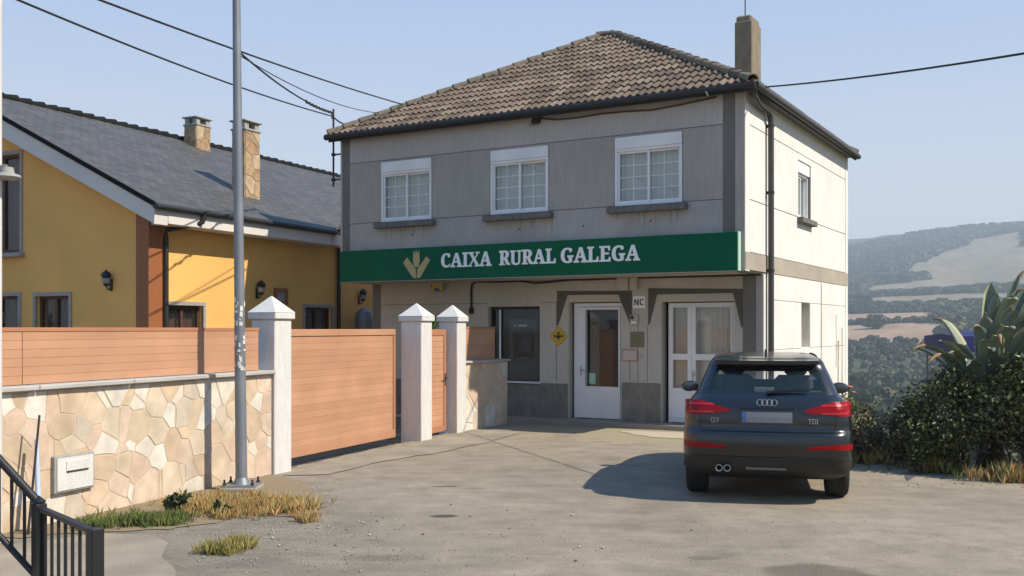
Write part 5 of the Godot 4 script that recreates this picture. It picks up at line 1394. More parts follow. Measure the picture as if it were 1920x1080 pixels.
			for i in range(0, g.v.size(), 3):
				if minf(g.v[i].y, minf(g.v[i + 1].y, g.v[i + 2].y)) > 0.30:
					for k in 3: half.put(g.v[i + k], g.n[i + k])
			part("wheel_arch", half, plastic, C)

# ---------------------------------------------------------------- plants
func leaf_mesh(l: float, w: float) -> ArrayMesh:   # a small folded leaf along +z
	var g := G.new()
	var a := Vector3(0, 0, 0); var b := Vector3(w / 2, 0.012, l * 0.45); var c := Vector3(0, -0.02 * l, l); var d := Vector3(-w / 2, 0.012, l * 0.45); var m := Vector3(0, -0.008, l * 0.45)
	g.face([a, b, m], Vector3.UP); g.face([a, m, d], Vector3.UP); g.face([b, c, m], Vector3.UP); g.face([m, c, d], Vector3.UP)
	return g.mesh(PackedVector2Array(), true)
func bush(called: String, label: String, cat: String, at: Vector3, lobes: Array, n: int, leaf: ArrayMesh, tones: Array, sd: int, group := "") -> Node3D:
	var B := thing(called, label, cat, at, 0.0, group)
	var r := RandomNumberGenerator.new(); r.seed = sd
	var xf := []; var cs := []
	var clumps := []
	for L in lobes:
		for i in int(14 * L[3] * L[4] * L[5] / 0.3) + 8:
			var d := Vector3(r.randfn(), absf(r.randfn()) - 0.25, r.randfn()).normalized()
			clumps.append([Vector3(L[0], L[1], L[2]) + d * Vector3(L[3], L[4], L[5]) * pow(r.randf(), 0.35), d, r.randf_range(0.13, 0.26) * minf(1.0, L[3] * 2.0), r.randf_range(0.65, 1.35)])
	for i in n:
		var c: Array = clumps[r.randi() % clumps.size()]
		var off: Vector3 = Vector3(r.randfn(), r.randfn(), r.randfn()) * c[2] * 0.55
		var p: Vector3 = c[0] + off
		if p.y < 0.01: p.y = r.randf_range(0.01, 0.15)
		var dir: Vector3 = (c[1] + Vector3(r.randfn(), r.randfn() + 0.1, r.randfn()) * 0.7).normalized()
		var b := Basis.looking_at(-dir, Vector3(r.randfn(), 1.2, r.randfn()).normalized())
		xf.append(Transform3D(b.scaled(Vector3.ONE * r.randf_range(0.7, 1.35)), p))
		var t: Color = tones[r.randi() % tones.size()]
		var k: float = c[3] * r.randf_range(0.8, 1.2)
		cs.append(Color(t.r * k, t.g * k, t.b * k))
	many("leaves", leaf, M.leaf, xf, cs, B)
	var g := G.new()
	for i in mini(26, clumps.size()):
		var c: Vector3 = clumps[r.randi() % clumps.size()][0]
		var root := Vector3(c.x * 0.4, -0.15, c.z * 0.4)
		g.tube([root, root.lerp(c, 0.5) + Vector3(r.randfn(), 0.3, r.randfn()) * 0.06, c], [0.014, 0.010, 0.004], 5)
	part("stems", g, M.bark, B)
	return B
func agave() -> void:
	var A := thing("agave_plant", "large agave with thick grey green pale edged leaves rising from the bushes", "agave", Vector3(6.50, 0.50, -13.60))
	A.scale = Vector3(1.12, 0.92, 1.12)
	var body := [mat(0.17, 0.205, 0.145, 0.6, T.streak, Vector3(4, 4, 4)), mat(0.145, 0.185, 0.14, 0.6, T.streak, Vector3(4, 4, 4)), mat(0.20, 0.22, 0.13, 0.65, T.streak, Vector3(4, 4, 4)), mat(0.12, 0.16, 0.12, 0.6, T.streak, Vector3(4, 4, 4))]
	var edge := mat(0.58, 0.56, 0.30, 0.55, T.soft, Vector3(1, 1, 1))
	var dry := mat(0.32, 0.21, 0.11, 0.9, T.fine, Vector3(2, 2, 2))
	# end point from the heart (x, up, towards the camera), width, how far the tip droops
	var L := [[0.12, 1.85, 0.35, 0.24, 0.35], [0.30, 1.62, 0.55, 0.26, 0.40], [0.50, 2.05, 0.25, 0.26, 0.22], [0.62, 2.2, -0.1, 0.25, 0.05], [-0.02, 1.45, 0.55, 0.22, 0.30], [0.20, 1.35, 0.70, 0.24, 0.35], [-0.30, 1.30, 0.45, 0.20, 0.15], [0.85, 1.7, 0.35, 0.26, 0.35], [-0.85, 1.05, 0.40, 0.16, 0.28], [-0.75, 1.28, 0.30, 0.15, 0.16], [-0.95, 1.20, 0.25, 0.17, 0.20], [-0.70, 1.12, 0.45, 0.15, 0.22], [-0.55, 1.24, 0.20, 0.15, 0.15], [-0.10, 1.70, 0.05, 0.20, 0.02], [0.02, 2.12, -0.05, 0.20, 0.0], [-0.02, 1.95, 0.18, 0.19, 0.05], [0.22, 2.0, 0.22, 0.21, 0.16], [0.36, 2.26, 0.0, 0.21, 0.0], [0.16, 1.55, 0.50, 0.20, 0.25], [-0.32, 1.50, 0.30, 0.19, 0.12], [0.55, 1.75, 0.40, 0.22, 0.2], [0.75, 1.9, 0.1, 0.21, 0.1], [0.95, 1.4, 0.3, 0.2, 0.3], [1.15, 1.1, 0.0, 0.19, 0.3], [0.40, 1.25, 0.75, 0.2, 0.35], [-0.35, 1.15, 0.75, 0.17, 0.3], [-0.4, 1.6, -0.5, 0.19, 0.1], [0.3, 1.8, -0.6, 0.2, 0.1], [0.8, 1.4, -0.6, 0.2, 0.2], [-0.8, 1.1, -0.5, 0.18, 0.3], [-0.22, 1.62, 0.30, 0.20, 0.10], [-0.12, 1.52, 0.42, 0.19, 0.14], [0.10, 1.72, 0.40, 0.22, 0.10], [0.05, 1.75, 0.35, 0.18, 0.12], [-0.2, 1.32, 0.6, 0.17, 0.3], [0.6, 1.5, 0.6, 0.2, 0.25], [-0.62, 0.95, 0.70, 0.16, 0.35], [0.0, 1.0, 0.9, 0.18, 0.4]]
	var r := RandomNumberGenerator.new(); r.seed = 31
	for q in L:
		var tip := Vector3(q[0] * 1.05, q[1] * 1.03, q[2] * 1.1)
		var flat := Vector3(tip.x, 0, tip.z)
		var outw := flat.normalized() if flat.length() > 0.05 else Vector3(0.3, 0, 1).normalized()
		var n := 12
		var pts := []
		for i in n + 1:
			var t := float(i) / n
			pts.append(flat * (0.04 + 0.96 * pow(t, 1.1)) + Vector3(0, (tip.y + q[4]) * (1.0 - pow(1.0 - t, 1.45)) - q[4] * pow(t, 4.0) * 1.0, 0))
		var g := G.new(); var ge := G.new()
		var prev := []
		for i in n + 1:
			var t := float(i) / n
			var d: Vector3 = (pts[mini(i + 1, n)] - pts[maxi(i - 1, 0)]).normalized()
			var side := d.cross(outw).normalized() if d.cross(outw).length() > 0.2 else Vector3.UP.cross(outw).normalized()
			side = Vector3.UP.cross(outw).normalized()
			var up := side.cross(d).normalized()
			if up.y < 0 and up.dot(outw) > 0: up = -up
			var w: float = q[3] * (0.92 + 1.45 * t - 1.95 * t * t) * (1.0 if t < 0.85 else (1.0 - t) / 0.15 * 0.9 + 0.08)
			var th := 0.022 * (1.0 - t * 0.8)
			# cross section: gutter shaped, pale margins
			var row := [pts[i] - side * w * 0.5 + up * w * 0.20, pts[i] - side * w * 0.36 + up * w * 0.10, pts[i], pts[i] + side * w * 0.36 + up * w * 0.10, pts[i] + side * w * 0.5 + up * w * 0.20, pts[i] + side * w * 0.36 - up * th * 0.5, pts[i] - up * th, pts[i] - side * w * 0.36 - up * th * 0.5]
			if i > 0:
				for k in 8:
					var l := (k + 1) % 8
					var tg: G = ge if k in [0, 3] else g
					var hint: Vector3 = up if k < 4 else -up
					tg.face([prev[k], prev[l], row[l], row[k]], hint)
			prev = row
		var o := part("leaf", g, body[r.randi() % 4], A)
		part("pale_margin", ge, edge, o)
		if r.randf() < 0.2 or q[0] < -0.8:
			var gt := G.new(); gt.tube([pts[n - 1] , pts[n], pts[n] + (pts[n] - pts[n - 1]).normalized() * 0.07 - Vector3(0, 0.03, 0)], [0.03, 0.018, 0.004], 6); part("dry_tip", gt, dry, o)
	var g2 := G.new(); g2.tube([Vector3(0, -0.7, 0), Vector3(0, 0.1, 0)], [0.16, 0.13], 10); part("stem", g2, M.bark, A)

func plants() -> void:
	var lf := leaf_mesh(0.066, 0.042)
	var sm := leaf_mesh(0.055, 0.035)
	var green := [Color(0.07, 0.09, 0.034), Color(0.095, 0.115, 0.04), Color(0.05, 0.066, 0.028), Color(0.15, 0.16, 0.055), Color(0.22, 0.20, 0.09)]
	var olive := [Color(0.12, 0.12, 0.04), Color(0.18, 0.165, 0.06), Color(0.08, 0.085, 0.035), Color(0.25, 0.21, 0.09)]
	var dusk := [Color(0.14, 0.09, 0.075), Color(0.10, 0.085, 0.055), Color(0.20, 0.145, 0.09), Color(0.09, 0.095, 0.045), Color(0.17, 0.10, 0.10)]
	bush("bramble_bush", "broad dark green bush below the agave's left leaves", "bush", Vector3(5.86, 0, -13.3), [[0, 0.55, 0, 0.62, 0.62, 0.55], [0.35, 0.9, -0.2, 0.45, 0.42, 0.45], [-0.30, 0.22, 0.1, 0.35, 0.26, 0.3]], 8000, lf, green, 1, "bushes along the yard's edge")
	bush("bramble_bush", "tall leafy bush directly in front of the agave's heart", "bush", Vector3(6.55, 0, -12.75), [[0, 0.55, 0, 0.65, 0.65, 0.5], [0.1, 1.0, -0.2, 0.5, 0.38, 0.45]], 8000, lf, green + [Color(0.17, 0.17, 0.06)], 2, "bushes along the yard's edge")
	bush("bramble_bush", "bush at the photo's right border with yellow green top leaves", "bush", Vector3(7.35, 0, -12.6), [[0, 0.6, 0, 0.6, 0.75, 0.5], [0.1, 1.15, 0, 0.5, 0.4, 0.5]], 7500, lf, green + [Color(0.20, 0.19, 0.06), Color(0.16, 0.16, 0.05)], 3, "bushes along the yard's edge")
	bush("bramble_bush", "bush behind the agave, mostly hidden by its leaves", "bush", Vector3(7.6, -0.1, -13.9), [[0, 0.7, 0, 0.9, 0.9, 0.7]], 3000, lf, green, 4, "bushes along the yard's edge")
	bush("dry_shrub", "low brownish purple shrub between the car and the dark bushes", "shrub", Vector3(5.15, -0.05, -13.95), [[0, 0.30, 0, 0.45, 0.30, 0.35], [-0.35, 0.22, -0.5, 0.40, 0.25, 0.35]], 3200, sm, dusk + olive, 5)
	bush("dry_shrub", "low olive shrub right beside the car's rear right lamp", "shrub", Vector3(4.95, -0.05, -15.0), [[0, 0.35, 0, 0.45, 0.38, 0.45], [-0.3, 0.45, -0.7, 0.4, 0.35, 0.4]], 2800, sm, olive + dusk, 6)
	# flowering weed stems by the car: yellow green with orange heads
	var F := bush("flowering_weed", "yellow green weed with orange flower heads just right of the car", "weed", Vector3(4.72, 0.1, -14.4), [[0, 0.55, 0, 0.20, 0.30, 0.2]], 420, sm, [Color(0.20, 0.20, 0.05), Color(0.14, 0.16, 0.05)], 7)
	var r := RandomNumberGenerator.new(); r.seed = 8
	var g := G.new()
	for i in 14: g.ball(Vector3(r.randf_range(-0.15, 0.2), r.randf_range(0.72, 0.95), r.randf_range(-0.12, 0.12)), Vector3(0.03, 0.02, 0.03), 4)
	part("flower_heads", g, mat(0.55, 0.17, 0.07, 0.8), F)
	F.get_node("flower_heads").set_meta("kind", "stuff")
	# dry standing grass on the bank's edge
	var blade := G.new()
	for i in 7:
		var a := TAU * i / 7.0 + 0.3 * i; var le := 0.03 + 0.018 * (i % 3)
		var o := Vector3(cos(a), 0, sin(a)); var s := o.cross(Vector3.UP) * 0.0026
		blade.tint = Color.WHITE * (0.8 + 0.06 * i)
		blade.face([o * 0.01 - s, o * 0.01 + s, o * le * 0.7 + Vector3(0, 0.11, 0)], Vector3(o.z, 0.2, o.x))
		blade.face([o * 0.01 + s, o * le * 0.7 + Vector3(0, 0.11, 0), o * (le + 0.03) + Vector3(0, 0.16 + 0.01 * i, 0)], Vector3(o.z, 0.2, o.x))
	var bm := blade.mesh(PackedVector2Array(), true)
	var straw := [Color(0.48, 0.32, 0.12), Color(0.40, 0.28, 0.10), Color(0.54, 0.39, 0.17), Color(0.42, 0.22, 0.08), Color(0.28, 0.25, 0.08)]
	var fresh := [Color(0.13, 0.17, 0.035), Color(0.10, 0.14, 0.03), Color(0.18, 0.20, 0.05), Color(0.08, 0.11, 0.03)]
	for q in [["dry_grass", "patch of dry straw coloured grass around the lamp post's foot", [[-2.90, 10.62, 0.36, 0.24, 150], [-2.55, 10.40, 0.36, 0.26, 230], [-2.28, 10.35, 0.26, 0.22, 80], [-3.20, 10.40, 0.26, 0.15, 90], [-3.3, 10.9, 0.5, 0.3, 50], [-2.9, 10.05, 0.4, 0.2, 70], [-2.0, 9.75, 0.12, 0.08, 25]], straw, 0.56], ["green_grass", "strip of short green grass at the foot of the stone wall", [[-3.52, 9.58, 0.26, 0.11, 230], [-3.33, 9.72, 0.16, 0.10, 80], [-3.92, 9.42, 0.14, 0.12, 60], [-3.6, 9.9, 0.6, 0.2, 30]], fresh, 0.5], ["yellow_grass", "small yellowish tuft of grass on the asphalt near the railing", [[-2.45, 8.4, 0.16, 0.09, 90], [-2.32, 8.6, 0.12, 0.08, 60]], [Color(0.30, 0.26, 0.07), Color(0.22, 0.22, 0.06), Color(0.36, 0.28, 0.10)], 0.5], ["edge_grass", "tufts of dry grass along the far edge of the yard", [[5.0, 14.4, 0.3, 0.5, 260], [6.3, 12.35, 0.4, 0.15, 200], [7.2, 11.9, 0.5, 0.15, 200], [5.6, 13.2, 0.25, 0.2, 110], [4.75, 15.6, 0.2, 0.6, 180]], straw + fresh, 0.9]]:
		var xf := []; var cs := []
		for p in q[2]:
			for i in int(p[4] * 1.9):
				var x: float = p[0] + r.randfn() * p[2] * 0.6; var Z: float = p[1] + r.randfn() * p[3] * 0.6
				if q[0] != "edge_grass" and (FX.affine_inverse() * Vector3(x, 0, -Z)).z < 0.03: continue
				var s := r.randf_range(0.3, 1.25) * float(q[4])
				xf.append(Transform3D(Basis(Vector3.UP, r.randf() * TAU).scaled(Vector3(s * 1.2, s * r.randf_range(0.7, 1.3), s * 1.2)), Vector3(x, 0.0, -Z)))
				var t: Color = q[3][r.randi() % q[3].size()]
				cs.append(t * r.randf_range(0.75, 1.25))
		tag(many(q[0], bm, M.grass, xf, cs), q[1])
	var pe := G.new(); pe.ball(Vector3.ZERO, Vector3(1, 0.6, 0.8), 3)
	var gx := []; var gc := []
	for q in [[-2.2, 9.4, 1.1, 0.9, 900], [-2.4, 11.6, 0.5, 1.0, 350], [-1.6, 8.2, 1.2, 0.5, 450], [6.0, 12.1, 1.4, 0.35, 350], [5.0, 13.9, 0.3, 0.8, 200], [0.5, 9.0, 3.0, 1.5, 350]]:
		for i in int(q[4] * 0.55):
			var x: float = q[0] + r.randfn() * q[2] * 0.6; var Z: float = q[1] + r.randfn() * q[3] * 0.6
			if (FX.affine_inverse() * Vector3(x, 0, -Z)).z < 0.02: continue
			var s := r.randf_range(0.003, 0.010) * (1.0 if r.randf() < 0.93 else 1.8)
			gx.append(Transform3D(Basis(Vector3.UP, r.randf() * TAU).scaled(Vector3.ONE * s), Vector3(x, 0.004 + s * 0.3, -Z)))
			var t := r.randf_range(0.14, 0.5)
			gc.append(Color(t, t * 0.9, t * 0.74))
	tag(many("loose_gravel", pe.mesh(PackedVector2Array(), true), M.grass, gx, gc), "loose grit and small stones scattered over the worn asphalt")
	bush("weed_plant", "small dark green weed between the green and the dry grass", "weed", Vector3(-3.38, 0, -10.12), [[0, 0.10, 0, 0.09, 0.10, 0.07]], 170, sm, [Color(0.04, 0.075, 0.03), Color(0.05, 0.09, 0.035)], 21)
	bush("weed_plant", "tiny green weed within the dry grass, right of the other weed", "weed", Vector3(-2.92, 0, -10.0), [[0, 0.07, 0, 0.06, 0.06, 0.05]], 70, sm, [Color(0.06, 0.095, 0.035), Color(0.05, 0.08, 0.03)], 22)
	# bright green plant behind the gate pillars
	var Pm := thing("garden_palm", "bright green fan leaved plant rising behind the two right pillars", "plant", Vector3(-1.515, 0.10, -18.95))
	for i in 26:
		var a := TAU * i / 26.0 * 3.1; var e := r.randf_range(0.35, 1.35)
		var d := Vector3(cos(a) * cos(e), sin(e), sin(a) * cos(e))
		var s := d.cross(Vector3.UP).normalized() * 0.025
		var o := Vector3(0, 1.75, 0)
		var mid := o + d * 0.28; var end := o + d * 0.5 - Vector3(0, 0.10, 0)
		g = G.new(); g.face([o - s * 0.4, o + s * 0.4, mid + s, mid - s], Vector3(d.z, 1, d.x)); g.face([mid + s, end, mid - s], Vector3(d.z, 1, d.x))
		g.tint = Color.WHITE
		part("leaf", g, M.get("palm_leaf") if M.has("palm_leaf") else palm(), Pm)
	g = G.new(); g.tube([Vector3(0, 0, 0), Vector3(0.02, 1.78, 0)], [0.07, 0.05], 8); part("stem", g, M.bark, Pm)
	bush("potted_shrub", "green shrub seen low in the yellow house's left window bay", "shrub", HX * Vector3(-0.45, 0, -3.9), [[0, 1.95, 0, 0.22, 0.32, 0.25]], 700, lf, [Color(0.10, 0.16, 0.04), Color(0.14, 0.20, 0.05), Color(0.06, 0.10, 0.03)], 23)
	agave()
func palm() -> StandardMaterial3D:
	M.palm_leaf = mat(0.14, 0.24, 0.045, 0.5, T.soft, Vector3(1, 1, 1))
	M.palm_leaf.backlight_enabled = true; M.palm_leaf.backlight = Color(0.15, 0.22, 0.04)
	return M.palm_leaf

# ---------------------------------------------------------------- signs and fittings on the bank
func on_bank(called: String, label: String, cat: String, at: Vector3) -> Node3D:
	return thing(called, label, cat, BX * at, deg_to_rad(-30.5))
func lettering(parent: Node, called: String, txt: String, font: String, size: float, width: float, at: Vector3, depth: float, m: Material, bold := true) -> void:
	var tm := TextMesh.new(); tm.text = txt
	var f := SystemFont.new(); f.font_names = PackedStringArray([font]); f.font_weight = 700 if bold else 400
	var fv := FontVariation.new(); fv.base_font = f
	if font == "Droid Serif" and txt != "X": fv.variation_embolden = 0.5
	tm.font = fv; tm.font_size = 64; tm.pixel_size = 0.01; tm.depth = 0.01
	tm.horizontal_alignment = HORIZONTAL_ALIGNMENT_LEFT; tm.vertical_alignment = VERTICAL_ALIGNMENT_BOTTOM
	var bb := tm.get_aabb()
	var o := put_mesh(called, tm, m, parent)
	o.scale = Vector3(width / bb.size.x, size / bb.size.y, depth / 0.01)
	o.position = at - Vector3(bb.position.x * o.scale.x, bb.position.y * o.scale.y, 0)
func small_things() -> void:
	var g := G.new()
	var S := on_bank("sign_board", "long green sign board reading CAIXA RURAL GALEGA below the upper windows", "sign", Vector3(0, 0, 0))
	g.cbox(Vector3(-4.412, 3.19, 0.085), Vector3(8.66, 0.655, 0.13), 0.006); part("panel", g, M.green, S)
	g = G.new(); g.cbox(Vector3(-0.073, 3.19, 0.085), Vector3(0.02, 0.665, 0.136), 0.003); part("sunlit_end_face", g, M.green_lit_end, S)  # sunlit end of the board, its brightness put into the pale green
	g = G.new(); g.ab(-8.74, -0.09, 2.852, 2.862, 0.03, 0.146); part("bottom_edge", g, M.coping, S)
	var z := 0.1502
	for w in [["CAI", -6.124, -5.485], ["X", -5.492, -5.205], ["A", -5.222, -4.946], ["RURAL", -4.775, -3.545], ["GALEGA", -3.435, -1.849]]:
		lettering(S, "lettering", w[0], "Droid Serif", 0.285, w[2] - w[1], Vector3(w[1], 3.09, z + 0.010), 0.02, M.letter)
	# the leaf emblem: a notched spear between two blades that meet in a point
	for q in [[[-0.055, -0.06], [-0.09, 0.06], [-0.08, 0.27], [-0.045, 0.215], [-0.01, 0.285], [0.025, 0.215], [0.065, 0.275], [0.08, 0.06], [0.05, -0.06]], [[-0.085, -0.285], [-0.335, 0.03], [-0.235, 0.145], [-0.115, 0.0], [-0.02, -0.10], [-0.005, -0.285]], [[0.005, -0.285], [0.02, -0.10], [0.115, 0.0], [0.235, 0.145], [0.335, 0.07], [0.085, -0.285]]]:
		var poly := PackedVector2Array()
		for p in q: poly.append(Vector2(p[0] - 6.73, p[1] + 3.185))
		g = G.new(); g.prism(poly, z, z + 0.012); part("emblem", g, M.gold, S)
	# yellow diamond warning plate with a black figure
	var D := on_bank("warning_sign", "yellow diamond warning plate with black mark beside the entrance", "sign", Vector3(-4.14, 1.725, -1.078))
	g = G.new(); g.cbox(Vector3.ZERO, Vector3(0.29, 0.29, 0.008), 0.003, Basis(Vector3(0, 0, 1), PI / 4)); part("plate", g, mat(0.50, 0.30, 0.02, 0.45), D)
	g = G.new(); g.prism(PackedVector2Array([Vector2(-0.12, 0.02), Vector2(0.12, 0.02), Vector2(0.10, -0.01), Vector2(0.04, -0.015), Vector2(0.0, -0.07), Vector2(-0.045, -0.015), Vector2(-0.10, -0.01)]), 0.0045, 0.008); g.prism(PackedVector2Array([Vector2(-0.022, 0.03), Vector2(0.022, 0.03), Vector2(0.028, 0.065), Vector2(0.0, 0.09), Vector2(-0.028, 0.065)]), 0.0045, 0.008); part("mark", g, M.black, D)
	# plate with the letters NC, notices and boxes beside the entrance
	var N := on_bank("letter_plate", "small white plate with dark letters NC between the two doors", "plate", Vector3(-2.405, 2.385, -1.089))
	g = G.new(); g.cbox(Vector3(0, 0, 0.006), Vector3(0.25, 0.235, 0.012), 0.004); part("plate", g, M.white, N)
	lettering(N, "letters", "NC", "Droid Sans", 0.12, 0.19, Vector3(-0.095, -0.06, 0.016), 0.006, mat(0.02, 0.03, 0.06, 0.5))
	var A := on_bank("intercom_box", "small pale intercom box with dark camera eye below the letter plate", "intercom", Vector3(-2.50, 2.05, -1.089))
	g = G.new(); g.cbox(Vector3(0, 0, 0.02), Vector3(0.17, 0.19, 0.045), 0.006); part("case", g, M.coping, A)
	g = G.new(); g.ball(Vector3(-0.035, 0.04, 0.04), Vector3(0.036, 0.036, 0.03), 7); part("camera_eye", g, M.black, A)
	g = G.new(); g.cbox(Vector3(0.0, -0.055, 0.045), Vector3(0.11, 0.045, 0.006), 0.002); part("button_plate", g, M.white, A)
	var O := on_bank("notice_plate", "olive brown square notice plate right of the entrance door", "plate", Vector3(-2.445, 1.67, -1.089))
	g = G.new(); g.cbox(Vector3(0, 0, 0.01), Vector3(0.285, 0.295, 0.02), 0.004); part("plate", g, mat(0.20, 0.175, 0.10, 0.5, T.fine, Vector3(2, 2, 2)), O)
	g = G.new()
	for i in 5: g.ab(-0.11, 0.05 + 0.05 * (i % 2), 0.075 - i * 0.04, 0.085 - i * 0.04, 0.0201, 0.0225)
	part("print", g, mat(0.10, 0.09, 0.06, 0.6), O); O.get_node("print").set_meta("kind", "stuff")
	var K := on_bank("framed_notice", "pale notice in a thin reddish frame below the olive plate", "notice", Vector3(-2.60, 1.365, -1.089))
	g = G.new(); g.wall([-0.17, 0.17], [-0.115, 0.115], [[-0.15, 0.15, -0.095, 0.095]], 0.0, 0.018); part("frame", g, mat(0.34, 0.20, 0.14, 0.6), K)
	g = G.new(); g.ab(-0.15, 0.15, -0.095, 0.095, 0.0, 0.010); part("sheet", g, mat(0.50, 0.42, 0.36, 0.8), K)
	g = G.new(); g.cbox(Vector3(0.22, -0.03, 0.006), Vector3(0.08, 0.10, 0.012), 0.003); part("tag_plate", g, M.coping, K)
	for q in [[-2.71, 2.735, 0.24, 0.25, "cream junction box under the soffit, left of the two between the doors", "junction_box"], [-2.49, 2.74, 0.155, 0.24, "narrower cream junction box under the soffit, right of the two between the doors", "junction_box"]]:
		var J := on_bank(q[5], q[4], "junction box", Vector3(q[0], q[1], -1.089), )
		J.set_meta("group", "junction boxes under the soffit")
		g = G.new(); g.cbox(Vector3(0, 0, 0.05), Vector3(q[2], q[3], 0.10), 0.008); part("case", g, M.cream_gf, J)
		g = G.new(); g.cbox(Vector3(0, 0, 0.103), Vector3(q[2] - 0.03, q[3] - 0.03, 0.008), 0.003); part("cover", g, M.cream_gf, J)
	var U := on_bank("alarm_siren", "boxy cream alarm siren below the left half of the sign board", "alarm", Vector3(-7.05, 2.785, -1.089))
	g = G.new(); g.cbox(Vector3(0.03, 0.0, 0.06), Vector3(0.27, 0.19, 0.12), 0.02); part("case", g, mat(0.52, 0.40, 0.20, 0.6), U)
	g = G.new(); g.cbox(Vector3(0.03, -0.075, 0.10), Vector3(0.13, 0.07, 0.07), 0.015); part("strobe", g, mat(0.07, 0.05, 0.10, 0.2), U)
	g = G.new(); g.ball(Vector3(-0.11, 0.02, 0.06), Vector3(0.05, 0.05, 0.05), 7); part("horn", g, mat(0.25, 0.15, 0.06, 0.6), U)
	# mud nest and loose wire under the eaves
	var E := on_bank("mud_nest", "dark ragged nest hanging under the eaves above the middle window", "nest", Vector3(-4.02, 5.83, 0.03))
	g = G.new()
	var r := RandomNumberGenerator.new(); r.seed = 17
	for i in 9: g.ball(Vector3(r.randf_range(-0.09, 0.09), r.randf_range(-0.03, 0.08), r.randf_range(-0.01, 0.06)), Vector3(0.06, 0.05, 0.05) * r.randf_range(0.7, 1.2), 5)
	part("clump", g, mat(0.05, 0.032, 0.022, 0.98, T.fine, Vector3(2, 2, 2), T.bumpf, 1.0), E); E.get_node("clump").set_meta("kind", "stuff")
	g = G.new()
	for i in 10: g.tube([Vector3(r.randf_range(-0.08, 0.06), 0.0, 0.02), Vector3(r.randf_range(-0.2, 0.06), r.randf_range(-0.12, -0.07), 0.03)], 0.004, 4)
	part("straws", g, M.black, E); E.get_node("straws").set_meta("kind", "stuff")
	# the mast at the left corner
	var Q := on_bank("cable_mast", "thin iron cable mast bracketed to the bank's upper left corner", "mast", Vector3(-9.03, 0, 0.02))
	g = G.new(); g.tube([Vector3(0, 4.93, 0), Vector3(0, 6.60, 0)], 0.022, 8); part("pole", g, M.gutter, Q)
	for hh in [5.08, 5.62]:
		g = G.new(); g.box(Vector3(0.09, hh, -0.02), Vector3(0.2, 0.03, 0.03)); g.cbox(Vector3(0, hh, 0), Vector3(0.075, 0.06, 0.075), 0.01); part("bracket", g, M.gutter, Q)
	for hh in [6.50, 6.42]:
		g = G.new(); g.lathe([Vector2(0.0, -0.04), Vector2(0.035, -0.03), Vector2(0.02, 0.0), Vector2(0.035, 0.03), Vector2(0.0, 0.04)], 8, Transform3D(Basis(), Vector3(0.0, hh, 0.03))); part("insulator", g, M.shutter, Q)
	# urn behind the gate, blue skip behind the agave
	var Y := thing("garden_urn", "grey rounded garden urn behind the sliding gate near the bank's corner", "urn", HX * Vector3(6.9, 0, 0.35))
	g = G.new(); g.lathe([Vector2(0.0, 0.0), Vector2(0.16, 0.0), Vector2(0.12, 0.9), Vector2(0.16, 1.4), Vector2(0.22, 1.75), Vector2(0.25, 2.1), Vector2(0.20, 2.3), Vector2(0.08, 2.4), Vector2(0.0, 2.41)], 16); part("vessel", g, M.galv, Y)
	var Bc := thing("blue_canopy", "dark blue tarpaulin canopy on thin posts half hidden behind the agave", "canopy", Vector3(7.24, land(7.12, 15.6), -15.6), 0.10)
	var y0: float = -land(7.12, 15.6)
	g = G.new()
	for i in 8:
		for k in 4:
			var f := func(a: int, b: int) -> Vector3: return Vector3(-0.60 + 0.15 * a, y0 + 1.80 + 0.013 * a - 0.02 * sin(a * 0.8) - 0.035 * absf(b - 2) * 0.5, 0.5 - 0.25 * b)
			g.face([f.call(i, k), f.call(i + 1, k), f.call(i + 1, k + 1), f.call(i, k + 1)], Vector3.UP)
		for e in [0, 4]:
			var a: Vector3 = Vector3(-0.60 + 0.15 * i, y0 + 1.80 + 0.013 * i - 0.02 * sin(i * 0.8) - 0.035, 0.5 - 0.25 * e); var b: Vector3 = Vector3(-0.45 + 0.15 * i, y0 + 1.80 + 0.013 * (i + 1) - 0.02 * sin((i + 1) * 0.8) - 0.035, 0.5 - 0.25 * e)
			g.face([a, b, b - Vector3(0, 0.24, 0), a - Vector3(0, 0.24, 0)], Vector3(0, 0, 1))
	for x in [-0.60, 0.60]:
		var h: float = y0 + (1.765 if x < 0 else 1.866)
		g.face([Vector3(x, h, 0.5), Vector3(x, h + 0.035, 0), Vector3(x, h, -0.5), Vector3(x, h - 0.24, -0.5), Vector3(x, h - 0.24, 0.5)], Vector3(x, 0, 0))
	part("tarpaulin", g, mat(0.008, 0.012, 0.11, 0.6), Bc)
	for x in [-0.57, 0.57]:
		for z2 in [-0.47, 0.47]:
			g = G.new(); g.tube([Vector3(x, -0.1, z2), Vector3(x, y0 + 1.74, z2)], 0.018, 8); part("post", g, M.galv, Bc)

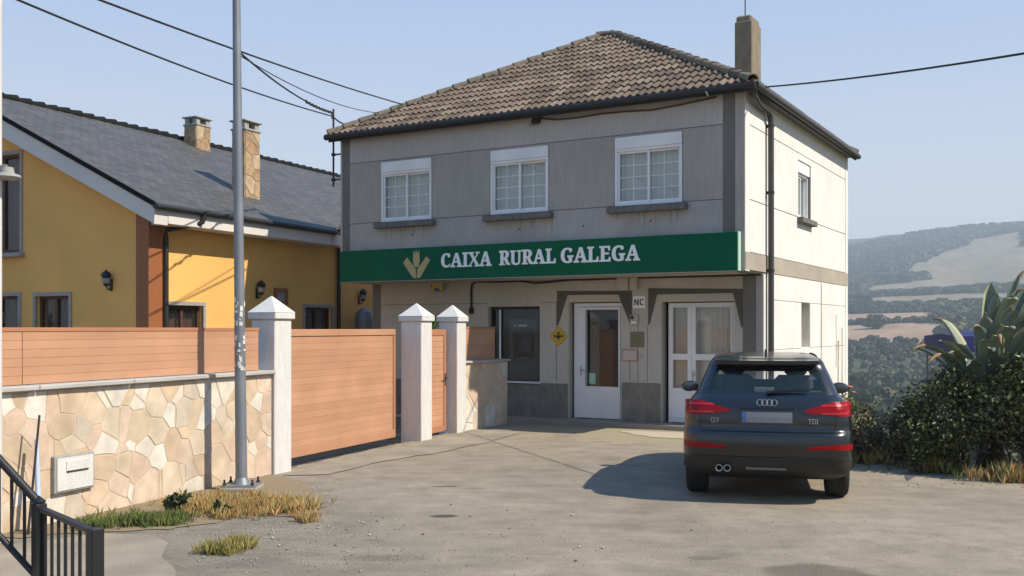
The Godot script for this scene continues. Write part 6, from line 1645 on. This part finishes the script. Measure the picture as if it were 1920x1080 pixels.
# ---------------------------------------------------------------- cables
func wire(called: String, label: String, a: Vector3, b: Vector3, sag: float, r: float) -> void:
	var p := []
	for i in 25:
		var t := i / 24.0
		p.append(a.lerp(b, t) - Vector3(0, sag * 4.0 * t * (1 - t), 0))
	var g := G.new(); g.tube(p, r, 6)
	tag(part(called, g, M.cable), label, "cable", "overhead cables")
func cables() -> void:
	var mast := BX * Vector3(-9.03, 6.44, 0.05)
	wire("overhead_cable", "lowest overhead cable, from the photo's top left corner to the cable mast", Vector3(-5.45, 5.38, -10.0), mast, 0.10, 0.014)
	wire("overhead_cable", "overhead cable ending on the left hip of the bank's roof", Vector3(-4.62, 5.35, -10.0), BX * Vector3(-7.85, 6.74, -0.9), 0.06, 0.014)
	wire("overhead_cable", "short cable branching behind the lamp post down to the cable mast", Vector3(-3.86, 5.79, -14.1), mast + Vector3(0, 0.08, 0), 0.12, 0.014)
	wire("overhead_cable", "thin pale cable between the two thick ones, ending above the mast", Vector3(-3.86, 5.74, -14.1), BX * Vector3(-8.2, 6.52, -0.5), 0.16, 0.008)
	wire("overhead_cable", "single cable leaving the bank's right corner towards the photo's right edge", BX * Vector3(0.2, 6.02, -0.35), Vector3(5.75, 4.92, -11.0), 0.04, 0.014)
	wire("overhead_cable", "short cable from the cable mast onto the bank's roof edge", mast, BX * Vector3(-8.75, 6.25, 0.0), 0.02, 0.016)
	# twisted lashing where the branch cable nears the mast
	var a := Vector3(-3.86, 5.79, -14.1).lerp(mast + Vector3(0, 0.08, 0), 0.62) - Vector3(0, 0.12 * 4 * 0.62 * 0.38, 0)
	var b := mast + Vector3(0, 0.08, 0)
	var g := G.new()
	var p := []
	for i in 97:
		var t := i / 96.0
		p.append(a.lerp(b, t) + Vector3(0, -0.10 * (1 - t) * t, 0) + Vector3(cos(t * TAU * 9), sin(t * TAU * 9), 0) * 0.022)
	g.tube(p, 0.012, 5)
	tag(part("twisted_lashing", g, M.cable), "twisted dark lashing on the cable just left of the mast top", "cable")
	# cables clipped to the bank's front
	g = G.new()
	p = []
	for q in [[-6.205, 2.30], [-6.205, 2.45], [-6.21, 2.66], [-6.19, 2.80], [-6.10, 2.86], [-5.6, 2.845], [-5.04, 2.85], [-4.66, 2.80], [-4.30, 2.815], [-3.9, 2.845], [-3.4, 2.842], [-2.9, 2.85], [-2.3, 2.85], [-0.9, 2.845], [-0.05, 2.85]]: p.append(Vector3(q[0], q[1], -1.065))
	g.tube(p, 0.021, 8)
	g.lathe([Vector2(0.0, -0.07), Vector2(0.05, -0.05), Vector2(0.055, 0.03), Vector2(0.025, 0.09), Vector2(0.0, 0.1)], 10, Transform3D(Basis(), Vector3(-6.205, 2.25, -1.06)))
	tag(part("wall_cable", g, M.cable), "black cable with a dark plug looping along the wall below the sign board", "cable").transform = BX
	g = G.new()
	p = []
	for q in [[-3.95, 5.86], [-3.6, 5.80], [-3.2, 5.79], [-2.7, 5.81], [-2.2, 5.80], [-1.7, 5.77], [-1.2, 5.80], [-0.7, 5.84], [-0.50, 5.86]]: p.append(Vector3(q[0], q[1], 0.02))
	g.tube(p, 0.016, 6)
	tag(part("wall_cable", g, mat(0.07, 0.035, 0.022, 0.8)), "brown cable sagging under the front gutter, right of the nest", "cable").transform = BX
	g = G.new()
	g.tube([Vector3(-0.56, 5.84, 0.255), Vector3(-0.60, 5.93, 0.27), Vector3(-0.57, 6.0, 0.26), Vector3(-0.53, 6.03, 0.2)], 0.012, 6)
	tag(part("white_wire_end", g, M.fascia), "short pale wire curling over the front gutter near the right corner", "cable").transform = BX
